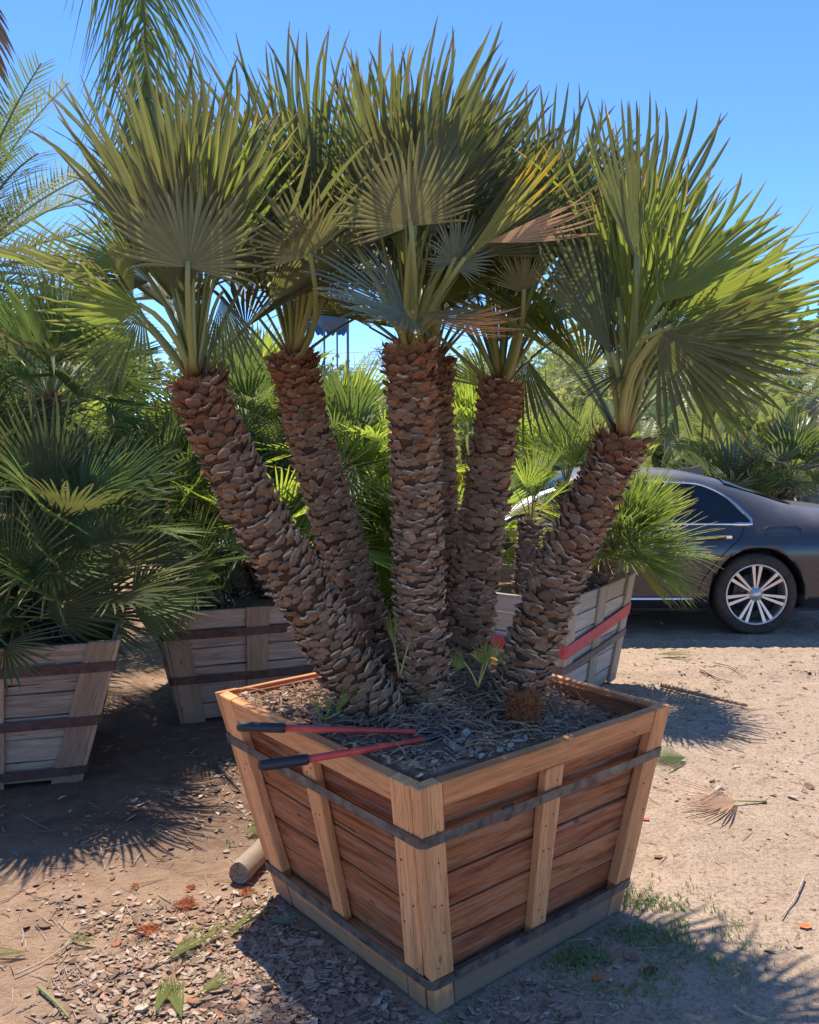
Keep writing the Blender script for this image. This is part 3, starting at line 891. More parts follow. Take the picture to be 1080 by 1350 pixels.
def palm_trunk(palm, pts, rows_gap=0.0185, per=12, size=(0.052, 0.032, 0.029), quota=0, seed=0, reds=0.82, mats=None, label=None, fibres=True):
    """pts: list of (Vector, radius) ; returns (apex, axis, trunk object)"""
    rnd = random.Random(seed)
    raw = [(p.x, p.y, p.z, r) for p, r in pts]
    dense = catmull(raw, 40)
    P = [Vector(d[:3]) for d in dense]; Rr = [d[3] for d in dense]
    acc = [0]
    for i in range(1, 40): acc.append(acc[-1] + (P[i] - P[i - 1]).length)
    total = acc[-1]
    mb = MB()
    Rr = [r * 0.735 for r in Rr]
    mb.tube(P, [r * 0.95 for r in Rr], 18)
    m1, m2 = (mats or (M_BARK_FIBRE, M_CUT))[:2]
    tr = mesh_obj("trunk", mb.mesh("trunk", [M_BARK_FIBRE if not mats else mats[0]], True), palm)
    if label: tr["label"] = label
    def at(s):
        s = max(0, min(total, s))
        for i in range(39):
            if acc[i + 1] >= s: break
        f = (s - acc[i]) / max(1e-6, acc[i + 1] - acc[i])
        return P[i].lerp(P[i + 1], f), Rr[i] + (Rr[i + 1] - Rr[i]) * f, (P[min(i + 2, 39)] - P[max(i - 1, 0)]).normalized()
    cover = MB(); front = []
    nrow = int(total / rows_gap)
    for row in range(nrow + 1):
        s = row * rows_gap
        f = s / total
        p, r, ax = at(s)
        ref = Vector((1, 0, 0)); ref = (ref - ax * ref.dot(ax)).normalized(); bi = ax.cross(ref)
        for k in range(per):
            a = 2 * pi * (k + (row * 0.382) + rnd.uniform(-0.12, 0.12)) / per
            out = ref * cos(a) + bi * sin(a)
            tg = ax.cross(out)
            pos = p + out * r * rnd.uniform(0.90, 0.97) + ax * rnd.uniform(-0.014, 0.014)
            lean = rnd.uniform(0.0, 0.5) + (0.25 if f > 0.9 else 0)
            up = (ax * cos(lean) + out * sin(lean)).normalized()
            o2 = tg.cross(up)
            w, h, t = (size[0] * rnd.uniform(0.8, 1.15) * (r / 0.11) ** 0.4, size[1] * rnd.uniform(0.7, 1.4) * (1.35 if f > 0.93 else 1), size[2] * rnd.uniform(0.55, 1.35))
            roll = rnd.uniform(-0.35, 0.35)
            tg2 = tg * cos(roll) + up * sin(roll); up2 = up * cos(roll) - tg * sin(roll)
            M = Matrix(((tg2.x * w, up2.x * h, o2.x * t, pos.x), (tg2.y * w, up2.y * h, o2.y * t, pos.y), (tg2.z * w, up2.z * h, o2.z * t, pos.z), (0, 0, 0, 1)))
            red = rnd.random() < (0.6 if f > reds else (0.25 if f > reds - 0.25 else 0.06))
            if rnd.random() < 0.06: continue
            vis = (CAM - pos).normalized().dot(out)
            front.append((vis / (pos - CAM).length, M, red, f))
    front.sort(key=lambda q: -q[0])
    for i, (vis, M, red, f) in enumerate(front):
        lib = (LBR if red else LB)[rnd.randint(0, 4)]
        if i < quota:
            put(link(bpy.data.objects.new("leaf_base", lib[1])), tr, M)
        else:
            src = lib[0]; base = len(cover.v)
            en = rnd.random()
            for v in src.v: cover.vert(M @ Vector(v), f, en)
            for fc, mi in zip(src.f, src.mi): cover.face([q + base for q in fc], mi + (2 if red else 0))
    if mats: cm = [mats[0], mats[1], mats[0], mats[1]]
    else: cm = [M_BARK, M_CUT, M_BARK_RED, M_CUT_RED]
    cv = mesh_obj("leaf_base_cover", cover.mesh("leaf_base_cover", cm), tr); cv["kind"] = "stuff"
    if fibres:
        fb = MB()
        for i in range(130):
            s = total * rnd.uniform(0.90, 1.0); p, r, ax = at(s)
            a = rnd.uniform(0, 2 * pi); ref = Vector((1, 0, 0)); ref = (ref - ax * ref.dot(ax)).normalized(); bi = ax.cross(ref)
            out = ref * cos(a) + bi * sin(a)
            p0 = p + out * r * 0.9
            ln = rnd.uniform(0.03, 0.10)
            p2 = p0 + (out * rnd.uniform(0.2, 0.8) + ax * rnd.uniform(0.2, 1.0) + Vector((rnd.uniform(-.4, .4), rnd.uniform(-.4, .4), 0))) * ln
            fb.tube([p0, (p0 + p2) * 0.5 + out * 0.01, p2], [0.0022, 0.0016, 0.0006], 3, cap=False, a0=1, a1=1)
        fo = mesh_obj("fibre", fb.mesh("fibre", [M_BARK_RED]), tr); fo["kind"] = "stuff"
    return P[-1], (P[-1] - P[-6]).normalized(), tr

# ------------------------------------------------------------------ the main palm
PALM = thing("fan_palm", (0.12, 3.22, 0.74), "multi-trunk fan palm with six shaggy brown trunks in the front crate", "palm tree")

def tp(seq): return [(W(x, y, d), r) for x, y, d, r in seq]
TR = {}
TR['A'] = palm_trunk(PALM, tp([(505, 945, 3.02, 0.142), (462, 885, 3.00, 0.136), (405, 790, 2.97, 0.130), (345, 690, 2.92, 0.122), (292, 585, 2.87, 0.114), (258, 497, 2.83, 0.106)]), quota=72, seed=1, per=11)
TR['B'] = palm_trunk(PALM, tp([(500, 905, 3.32, 0.120), (480, 820, 3.36, 0.118), (445, 700, 3.42, 0.117), (412, 590, 3.46, 0.115), (385, 472, 3.48, 0.112)]), quota=48, seed=2)
TR['C'] = palm_trunk(PALM, tp([(566, 945, 3.06, 0.128), (556, 850, 3.08, 0.118), (551, 720, 3.08, 0.112), (546, 590, 3.08, 0.108), (540, 455, 3.08, 0.108)]), quota=68, seed=3)
TR['G'] = palm_trunk(PALM, tp([(588, 905, 3.50, 0.105), (586, 800, 3.56, 0.10), (580, 680, 3.62, 0.10), (574, 560, 3.68, 0.098), (572, 475, 3.70, 0.095)]), quota=2, seed=4)
TR['D'] = palm_trunk(PALM, tp([(612, 905, 3.30, 0.116), (622, 800, 3.36, 0.116), (636, 690, 3.40, 0.114), (650, 590, 3.43, 0.110), (661, 505, 3.45, 0.100)]), quota=48, seed=5)
TR['E'] = palm_trunk(PALM, tp([(672, 935, 3.10, 0.126), (702, 850, 3.10, 0.122), (742, 745, 3.08, 0.118), (785, 655, 3.05, 0.108), (820, 578, 3.02, 0.100)]), quota=62, seed=6, reds=0.55)

def F(tr, hub, tip, dh, dt, spread, tilt=0, mat=M_LEAF, seed=0, rad=0.010, split=0.5, droop=0.08, label=None, off=(0, 0)):
    apex, axis, _ = TR[tr]
    h = W(hub[0], hub[1], dh); t = W(tip[0], tip[1], dt)
    if dh > 2.8: spread = {120: 60, 160: 90, 200: 120, 90: 60}.get(spread, spread)
    D = t - h
    p0 = apex + Vector((off[0], off[1], -0.03))
    p0 = p0 + (h - p0).normalized() * 0.02
    frond(PALM, p0, h, D, cam_normal(h, D, tilt), D.length * 1.06, fan(spread, mat, True, seed + 2 * random.randint(0, 2), split, droop), rad, label=label)

# crown A (left)
F('A', (248, 352), (262, 232), 2.55, 2.58, 210, 0, M_LEAF_UNDER, 0, split=0.55, droop=0.02)
F('A', (252, 335), (252, 70), 2.80, 2.80, 60, 15, M_LEAF, 1, droop=0.0)
F('A', (240, 330), (196, 130), 2.86, 2.90, 90, -20, M_LEAF, 0)
F('A', (225, 335), (140, 195), 2.90, 2.95, 60, 15, M_LEAF, 1)
F('A', (268, 330), (318, 118), 2.88, 2.92, 60, -25, M_LEAF, 0)
F('A', (250, 320), (225, 170), 2.95, 3.10, 120, 0, M_LEAF, 1)
F('A', (282, 345), (340, 190), 2.92, 3.05, 120, 20, M_LEAF, 0)
F('A', (188, 408), (62, 450), 2.62, 2.55, 160, -35, M_LEAF_BRIGHT, 1, split=0.5)
F('A', (182, 355), (66, 300), 2.78, 2.75, 90, 30, M_LEAF_BRIGHT, 0)
F('A', (200, 370), (110, 330), 2.9, 3.1, 160, 0, M_LEAF, 0)
F('A', (176, 392), (150, 305), 2.72, 2.70, 40, 40, M_LEAF_YELLOW, 1)
F('A', (292, 392), (318, 500), 2.86, 2.80, 90, 10, M_LEAF, 0, droop=0.0)
F('A', (262, 360), (250, 210), 3.0, 3.15, 160, 0, M_LEAF, 1)
F('A', (300, 350), (420, 290), 3.0, 3.1, 120, 10, M_LEAF, 1)
F('A', (180, 430), (110, 520), 2.85, 2.85, 120, 30, M_LEAF, 1)
# crown B (behind left centre)
F('B', (400, 330), (318, 45), 3.20, 3.15, 40, 20, M_LEAF, 1, droop=0.0)
F('B', (392, 330), (340, 120), 3.25, 3.25, 60, -10, M_LEAF, 0)
F('B', (420, 310), (398, 58), 3.15, 3.05, 40, -20, M_LEAF, 0, droop=0.0)
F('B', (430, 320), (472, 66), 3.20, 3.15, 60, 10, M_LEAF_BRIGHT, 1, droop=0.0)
F('B', (370, 335), (295, 170), 3.25, 3.3, 60, 30, M_LEAF, 1)
F('B', (408, 338), (360, 240), 2.75, 2.70, 160, -10, M_LEAF_UNDER, 0)
F('B', (440, 330), (400, 180), 3.3, 3.4, 120, 0, M_LEAF, 1)
F('B', (400, 360), (360, 310), 3.3, 3.5, 160, 0, M_LEAF, 1)
# crown C (centre)
F('C', (541, 298), (515, 178), 2.58, 2.54, 200, 0, M_LEAF_UNDER, 1, split=0.55, droop=0.0)
F('C', (545, 305), (648, 38), 2.80, 2.80, 40, 12, M_LEAF, 1, droop=0.0)
F('C', (548, 300), (590, 110), 2.85, 2.85, 60, -15, M_LEAF_BRIGHT, 0, droop=0.0)
F('C', (535, 290), (530, 85), 2.95, 3.0, 60, 10, M_LEAF, 0, droop=0.0)
F('C', (500, 290), (488, 75), 3.0, 3.0, 60, -15, M_LEAF, 1, droop=0.0)
F('C', (565, 300), (672, 115), 2.95, 2.95, 40, 30, M_LEAF, 0)
F('C', (590, 320), (740, 150), 3.05, 3.1, 90, 5, M_LEAF, 0)
F('C', (600, 330), (770, 215), 2.95, 3.0, 60, 40, M_LEAF, 1)
F('C', (535, 413), (410, 372), 2.74, 2.55, 160, 62, M_LEAF_BLUE, 0, split=0.6, droop=0.02)
F('C', (545, 413), (640, 415), 2.76, 2.70, 90, 72, M_LEAF_BLUE, 0, split=0.6)
F('C', (597, 345), (620, 280), 2.80, 2.75, 250, 35, M_LEAF_BLUE, 1)
F('C', (610, 345), (736, 208), 2.72, 2.66, 26, 40, M_LEAF_YELLOW, 1)
F('C', (640, 320), (785, 285), 2.75, 2.70, 26, 20, M_LEAF_DRY, 0, label="pinkish dried frond")
F('C', (575, 425), (690, 422), 2.9, 2.85, 60, 60, M_LEAF_DRY, 1, label="curling dried frond under the crown")
F('C', (470, 330), (425, 275), 2.95, 2.95, 160, 10, M_LEAF, 0)
F('C', (520, 330), (560, 220), 3.15, 3.3, 200, 0, M_LEAF, 0)
F('C', (600, 300), (660, 190), 3.15, 3.3, 160, 0, M_LEAF, 1)
F('C', (620, 330), (690, 260), 3.1, 3.2, 160, 10, M_LEAF, 0)
F('C', (500, 350), (470, 300), 3.1, 3.3, 160, 0, M_LEAF, 1)
# crown G (behind the centre trunk)
F('G', (570, 300), (600, 150), 3.5, 3.6, 120, 0, M_LEAF, 1)
F('G', (610, 310), (700, 180), 3.5, 3.6, 120, 0, M_LEAF, 0)
F('G', (540, 310), (510, 170), 3.5, 3.6, 120, 0, M_LEAF, 0)
F('G', (600, 340), (680, 300), 3.5, 3.6, 160, 0, M_LEAF, 1)
F('G', (500, 330), (450, 250), 3.5, 3.6, 120, 0, M_LEAF, 1)
F('G', (580, 330), (570, 240), 3.45, 3.6, 200, 0, M_LEAF, 1)
# crown D (right centre, behind)
F('D', (690, 386), (678, 322), 2.95, 2.9, 200, 10, M_LEAF_UNDER, 1)
F('D', (640, 378), (610, 260), 3.3, 3.35, 120, 10, M_LEAF, 0)
F('D', (700, 370), (760, 190), 3.3, 3.3, 60, 20, M_LEAF, 1)
F('D', (735, 395), (800, 300), 3.3, 3.3, 120, 20, M_LEAF, 0)
F('D', (560, 425), (520, 380), 3.3, 3.3, 120, 30, M_LEAF, 1)
F('D', (665, 370), (690, 215), 3.4, 3.45, 90, -10, M_LEAF, 0)
F('D', (715, 350), (790, 130), 3.4, 3.4, 60, 10, M_LEAF, 0)
F('D', (730, 360), (850, 240), 3.4, 3.5, 120, 10, M_LEAF, 1)
F('D', (645, 512), (596, 468), 3.6, 3.75, 90, 10, M_LEAF_BRIGHT, 0)
F('D', (690, 465), (712, 590), 3.55, 3.6, 60, 20, M_LEAF, 0)
F('D', (612, 400), (585, 330), 3.4, 3.5, 160, 0, M_LEAF, 1)
F('D', (722, 345), (838, 190), 3.1, 3.1, 60, 10, M_LEAF, 1, droop=0.15)
F('D', (715, 340), (775, 150), 3.0, 3.0, 60, -15, M_LEAF, 0, droop=0.12)
F('D', (735, 365), (880, 300), 3.2, 3.25, 60, 25, M_LEAF, 1, droop=0.2)
F('C', (625, 335), (800, 245), 2.85, 2.85, 60, 30, M_LEAF, 0, droop=0.15)
F('C', (560, 300), (705, 130), 3.0, 3.0, 60, 10, M_LEAF, 1, droop=0.12)
# crown E (right)
F('E', (815, 400), (752, 235), 2.85, 2.85, 60, 15, M_LEAF, 1, droop=0.12)
F('E', (822, 390), (790, 190), 2.9, 2.95, 60, -10, M_LEAF, 0, droop=0.1)
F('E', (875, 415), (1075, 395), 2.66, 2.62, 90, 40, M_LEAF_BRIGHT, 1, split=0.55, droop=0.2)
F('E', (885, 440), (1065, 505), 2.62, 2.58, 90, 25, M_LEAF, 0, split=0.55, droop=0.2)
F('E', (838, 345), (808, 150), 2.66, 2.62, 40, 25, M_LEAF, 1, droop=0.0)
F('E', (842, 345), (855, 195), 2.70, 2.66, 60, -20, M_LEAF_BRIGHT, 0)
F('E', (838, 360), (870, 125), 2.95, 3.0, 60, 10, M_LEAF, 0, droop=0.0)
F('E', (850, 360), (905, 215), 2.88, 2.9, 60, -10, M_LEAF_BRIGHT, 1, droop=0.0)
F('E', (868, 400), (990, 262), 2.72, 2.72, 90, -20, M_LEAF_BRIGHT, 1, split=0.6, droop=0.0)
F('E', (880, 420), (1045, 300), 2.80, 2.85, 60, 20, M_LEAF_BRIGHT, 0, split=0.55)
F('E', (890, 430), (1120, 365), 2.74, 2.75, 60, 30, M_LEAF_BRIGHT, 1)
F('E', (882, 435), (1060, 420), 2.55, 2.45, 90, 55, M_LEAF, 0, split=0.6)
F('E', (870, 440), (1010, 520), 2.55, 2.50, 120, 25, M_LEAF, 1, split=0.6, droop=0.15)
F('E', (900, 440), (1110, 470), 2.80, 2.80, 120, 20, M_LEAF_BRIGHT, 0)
F('E', (808, 470), (724, 318), 2.72, 2.62, 40, 35, M_LEAF, 1, split=0.65, droop=0.0)
F('E', (800, 460), (765, 330), 2.80, 2.75, 60, 50, M_LEAF, 0, split=0.65)
F('E', (815, 430), (770, 340), 2.95, 3.0, 120, 10, M_LEAF, 1)
F('E', (840, 480), (760, 520), 2.80, 2.75, 60, 55, M_LEAF, 1)
F('E', (860, 400), (960, 330), 3.0, 3.1, 120, 0, M_LEAF, 0)
F('E', (830, 390), (800, 260), 3.05, 3.15, 120, 0, M_LEAF, 0)
F('E', (880, 460), (1010, 450), 3.05, 3.1, 160, 10, M_LEAF, 1)
# procedural fronds filling the crowns, so they are whole from any side
def keep(h, D, R, a):
    if D.z < 0.25: return False
    if h.y > a.y - 0.02: return True
    return D.z > 0.85 and h.z > a.z + 0.25
for i, (k, n) in enumerate((('A', 20), ('B', 20), ('C', 22), ('D', 16), ('E', 20), ('G', 14))):
    apex, axis, _ = TR[k]
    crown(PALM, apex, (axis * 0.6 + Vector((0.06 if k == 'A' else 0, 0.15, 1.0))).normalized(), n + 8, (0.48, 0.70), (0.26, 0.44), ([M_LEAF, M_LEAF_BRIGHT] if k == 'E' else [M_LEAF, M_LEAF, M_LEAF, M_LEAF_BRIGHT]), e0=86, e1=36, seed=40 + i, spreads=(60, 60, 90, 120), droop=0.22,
          az0=1.1 * i, rad=0.009, flt=lambda h, D, R, a=apex: keep(h, D, R, a))

# ------------------------------------------------------------------ suckers, stub, strands at the palm's foot
def sucker(name, px, py, zz, h, label, blades):
    base = W(px, py, zz)
    t = thing(name, base, label, "palm shoot")
    for (dx, dz, sp, tilt, R, sd) in blades:
        hub = base + Vector((dx * 0.5, -0.01, h))
        D = Vector((dx, -0.03, dz))
        frond(t, base, hub, D, cam_normal(hub, D, tilt), R, fan(sp, M_LEAF_BRIGHT, True, sd, 0.5, 0.05), 0.005)
    return t
sucker("palm_sucker", 630, 906, 2.90, 0.075, "small fan-leaved shoot in front of the right centre trunk", [(0.05, 0.2, 120, 20, 0.11, 0), (-0.08, 0.05, 90, 30, 0.09, 1), (0.03, 0.2, 60, 60, 0.10, 1)])
sucker("palm_sucker", 527, 893, 2.88, 0.10, "thin two-bladed green shoot in front of the centre trunk", [(-0.03, 0.2, 26, 10, 0.13, 0), (0.05, 0.2, 26, 70, 0.10, 1)])
sucker("palm_sucker", 428, 948, 2.86, 0.02, "low dark green shoot under the leaning left trunk", [(0.07, 0.12, 26, 10, 0.13, 1), (-0.03, 0.12, 26, 30, 0.09, 0), (0.02, 0.12, 40, 40, 0.08, 0)])

def cut_stub():
    base = W(690, 938, 2.93)
    t = thing("palm_stub", base, "orange fibrous cut stub at the foot of the right trunk", "stump")
    mb = MB()
    rr = [0.040, 0.042, 0.038, 0.032, 0.020]
    rings = mb.tube([base + Vector((0, 0, z)) for z in (-0.05, -0.005, 0.03, 0.055, 0.07)], rr, 14)
    for i, v in enumerate(mb.v):
        n = noise.noise(Vector(v) * 30) * 0.008
        c = Vector((base.x, base.y, v[2])); d = (Vector(v) - c)
        mb.v[i] = tuple(c + d * (1 + n / 0.05))
    mesh_obj("core", mb.mesh("stub_core", [M_STUB], True), t)
    fb = MB(); r = random.Random(5)
    for i in range(420):
        a = r.uniform(0, 2 * pi); z = r.uniform(-0.03, 0.065)
        o = Vector((cos(a), sin(a), 0)); p = base + o * 0.040 + Vector((0, 0, z))
        e = p + o * r.uniform(0.004, 0.02) + Vector((r.uniform(-.02, .02), r.uniform(-.02, .02), r.uniform(-0.03, 0.045)))
        fb.tube([p, (p + e) / 2 + o * 0.006, e], [0.0022, 0.0018, 0.0006], 3, cap=False)
    f = mesh_obj("fibre", fb.mesh("stub_fibre", [M_STUB]), t); f["kind"] = "stuff"
cut_stub()

def litter_strands():
    r = random.Random(8); mb = MB()
    for i in range(1900):
        a = r.uniform(0, 2 * pi); rad = abs(r.gauss(0.0, 0.26)) + 0.05
        x = 0.12 + cos(a) * rad * 1.25; y = 3.18 + sin(a) * rad
        if abs(x - 0.1) + abs(y - 3.185) > 0.76: continue
        z = main_soil_z(x, y) + 0.012
        ln = r.uniform(0.04, 0.14); b = r.uniform(0, 2 * pi)
        d = Vector((cos(b), sin(b), r.uniform(-0.1, 0.45))) * ln
        p = Vector((x, y, z)); m = p + d * 0.5 + Vector((r.uniform(-.02, .02), r.uniform(-.02, .02), r.uniform(0, .03)))
        q = p + d; q.z = max(q.z - 0.02, main_soil_z(q.x, q.y) + 0.006)
        w = r.uniform(0.0012, 0.0032)
        mb.tube(bezier(p, m, q, 4), [w, w * 1.1, w, w * 0.4], 4, cap=False)
    o = mesh_obj("root_litter", mb.mesh("root_litter", [M_STRAND]))
    tag(o, "tangled dry roots and straw around the palm's foot", "litter", kind="stuff")
litter_strands()

# ------------------------------------------------------------------ wood chips, twigs, grass
def add_chip(mb, r, p, s, tone, tilt=0.5):
    n = r.choice((4, 5, 5, 6))
    a0 = r.uniform(0, 2 * pi); asp = r.uniform(0.18, 0.7)
    q = Quaternion(Vector((cos(a0), sin(a0), 0)), r.uniform(-tilt, tilt)) @ Quaternion(Vector((0, 0, 1)), r.uniform(0, 6.28))
    th = s * r.uniform(0.06, 0.16)
    up, lo = [], []
    for k in range(n):
        a = 2 * pi * k / n + r.uniform(-0.3, 0.3)
        v = Vector((cos(a) * s, sin(a) * s * asp, r.uniform(-0.12, 0.18) * s))
        up.append(mb.vert(p + q @ (v + Vector((0, 0, th))), tone)); lo.append(mb.vert(p + q @ (v - Vector((0, 0, th * 0.3))), tone * 0.8))
    mb.face(up, 0)
    for k in range(n): mb.face((lo[k], lo[(k + 1) % n], up[(k + 1) % n], up[k]))

def in_crate(x, y, c, s):
    cc = sum(c.B, Vector()) / 4
    e1 = (c.B[1] - c.B[0]).normalized(); e2 = (c.B[3] - c.B[0]).normalized()
    d = Vector((x - cc.x, y - cc.y, 0))
    return abs(d.dot(e1)) < s and abs(d.dot(e2)) < s

def tone_pick(r):
    u = r.random()
    if u < 0.02: return 0.98
    return min(0.93, max(0.05, r.gauss(0.52, 0.25)))

def ground_mulch():
    r = random.Random(21); mb = MB()
    cnt = 0
    while cnt < 10500:
        u = r.random()
        if u < 0.55:      # mulch apron left of and before the front crate
            x, y = r.gauss(-0.42, 0.42), r.gauss(2.65, 0.45)
        elif u < 0.86:    # towards the nursery rows
            x, y = r.uniform(-2.6, -0.2), r.uniform(2.4, 5.2)
        else:             # thin litter all over
            x, y = r.uniform(-2.6, 3.6), r.uniform(1.9, 7.2)
        if y < 1.7 or in_crate(x, y, CR, 0.5) or in_crate(x, y, CL, 0.5) or in_crate(x, y, CM, 0.5) or in_crate(x, y, CR3, 0.53): continue
        dens = noise.noise(Vector((x * 1.3, y * 1.3, 5))) + 0.5 * noise.noise(Vector((x * 4, y * 4, 1)))
        if x < -0.95: dens -= 0.45 * min(1, (-0.95 - x) / 0.4)
        if r.random() > 1 / (1 + exp(-9 * (dens + 0.02))): continue
        s = min(0.036, 0.006 + abs(r.gauss(0, 0.0085)))
        add_chip(mb, r, Vector((x, y, gz(x, y) + s * 0.22)), s, tone_pick(r))
        cnt += 1
    o = mesh_obj("wood_chips", mb.mesh("wood_chips", [M_CHIP]))
    tag(o, "pale wood chip mulch scattered over the dirt", "wood chips", kind="stuff")
    # twigs and straw
    mb = MB()
    for i in range(1300):
        if r.random() < 0.6: x, y = r.gauss(-0.5, 0.6), r.gauss(2.75, 0.6)
        else: x, y = r.uniform(-2.4, 3.6), r.uniform(1.9, 7.0)
        if y < 1.7 or in_crate(x, y, CR, 0.5) or in_crate(x, y, CL, 0.5) or in_crate(x, y, CM, 0.5) or in_crate(x, y, CR3, 0.53): continue
        ln = r.uniform(0.03, 0.12) * (1 if r.random() < 0.93 else 2.2); a = r.uniform(0, 2 * pi)
        p = Vector((x, y, 0)); q = p + Vector((cos(a), sin(a), 0)) * ln; m = (p + q) / 2 + Vector((r.uniform(-1, 1), r.uniform(-1, 1), 0)) * ln * 0.12
        w = r.uniform(0.001, 0.0026)
        pts = bezier(p, m, q, 4); pts = [Vector((v.x, v.y, gz(v.x, v.y) + w + r.uniform(0.001, 0.008))) for v in pts]
        tn = r.uniform(0.35, 0.92)
        mb.tube(pts, [w, w, w * 0.9, w * 0.5], 4, cap=False, a0=tn, a1=tn)
    for i in range(2600):      # fine crumbs of bark and leaf over the open yard
        x, y = r.uniform(-1.5, 4.2), r.uniform(1.9, 7.6)
        if in_crate(x, y, CR, 0.5) or in_crate(x, y, CM, 0.5) or in_crate(x, y, CR3, 0.53): continue
        if noise.noise(Vector((x * 2.2, y * 2.2, 8))) < -0.05: continue
        add_chip(mb, r, Vector((x, y, gz(x, y) + 0.001)), r.uniform(0.003, 0.009), r.uniform(0.15, 0.85), 0.4)
    o = mesh_obj("straw_litter", mb.mesh("straw_litter", [M_CHIP]))
    tag(o, "thin twigs and straw littering the dirt", "litter", kind="stuff")
    # clods and pebbles on the open yard
    mb = MB()
    for i in range(1500):
        x, y = r.uniform(0.3, 4.4), r.uniform(2.0, 8.2)
        if in_crate(x, y, CR, 0.5) or in_crate(x, y, CR3, 0.53): continue
        s = min(0.02, 0.003 + abs(r.gauss(0, 0.005)) * (1.4 if y > 5.5 else 1))
        c = Vector((x, y, gz(x, y) + s * 0.15)); top = mb.vert(c + Vector((0, 0, s * 0.42)), 0.55)
        n = 6; ring = []
        for k in range(n):
            a = 2 * pi * k / n; rr = s * r.uniform(0.7, 1.2)
            ring.append((mb.vert(c + Vector((cos(a) * rr * 0.7, sin(a) * rr * 0.7, s * 0.28))), mb.vert(c + Vector((cos(a) * rr, sin(a) * rr, -s * 0.4)))))
        for k in range(n):
            a, b = ring[k], ring[(k + 1) % n]
            mb.face((top, a[0], b[0])); mb.face((a[0], a[1], b[1], b[0]))
    o = mesh_obj("dirt_clods", mb.mesh("dirt_clods", [M_DIRT]))
    tag(o, "small clods and pebbles on the open dirt yard", "clods", kind="stuff")
ground_mulch()

def crate_chips():
    r = random.Random(31); mb = MB(); cnt = 0
    while cnt < 2800:
        x, y = r.uniform(-0.75, 0.95), r.uniform(2.35, 4.0)
        dx, dy = x - 0.1031, y - 3.1851
        a = -0.0942
        u, v = dx * cos(a) + dy * sin(a), -dx * sin(a) + dy * cos(a)
        if abs(u) + abs(v) > 0.77: continue
        if (dx * dx + (dy - 0.05) ** 2) < 0.09 and r.random() < 0.85: continue
        if x > 0.45 and y > 3.0 and r.random() < 0.6: continue
        s = min(0.026, 0.006 + abs(r.gauss(0, 0.0075)))
        add_chip(mb, r, Vector((x, y, main_soil_z(x, y) + 0.004 + s * 0.25)), s, min(0.95, tone_pick(r) * 1.1), 0.8)
        cnt += 1
    o = mesh_obj("wood_chips", mb.mesh("crate_chips", [M_CHIP]))
    tag(o, "brown wood chips lying on the soil in the front crate", "wood chips", kind="stuff")
crate_chips()

def grass_patch():
    r = random.Random(4); mb = MB()
    spots = [(G(850, 1235), 0.17, 0.10, 1500), (G(770, 1268), 0.10, 0.07, 600), (G(905, 1205), 0.10, 0.12, 420), (G(835, 1192), 0.06, 0.05, 300), (G(955, 1260), 0.07, 0.07, 160), (G(325, 1105), 0.05, 0.05, 90), (G(860, 1300), 0.16, 0.06, 400)]
    for c, sx, sy, n in spots:
        for i in range(n):
            x, y = r.gauss(c.x, sx), r.gauss(c.y, sy)
            if in_crate(x, y, CR, 0.49): continue
            if noise.noise(Vector((x * 9, y * 9, 2))) < -0.1: continue
            h = r.uniform(0.010, 0.028); a = r.uniform(0, 2 * pi); w = r.uniform(0.0012, 0.0026)
            d = Vector((cos(a), sin(a), 0)); s = Vector((-sin(a), cos(a), 0)) * w
            p = Vector((x, y, gz(x, y) - 0.003)); tone = r.random()
            m = p + Vector((0, 0, h * 0.7)) + d * h * 0.25; t = p + Vector((0, 0, h)) + d * h * r.uniform(0.4, 1.0)
            i0, i1, i2, i3, i4 = mb.vert(p - s, 0, tone), mb.vert(p + s, 0, tone), mb.vert(m + s * 0.8, .4, tone), mb.vert(m - s * 0.8, .4, tone), mb.vert(t, .8, tone)
            mb.face((i0, i1, i2, i3)); mb.face((i3, i2, i4))
    o = mesh_obj("grass", mb.mesh("grass", [M_GRASS]))
    tag(o, "short green grass beside the front crate", "grass", kind="stuff")
grass_patch()

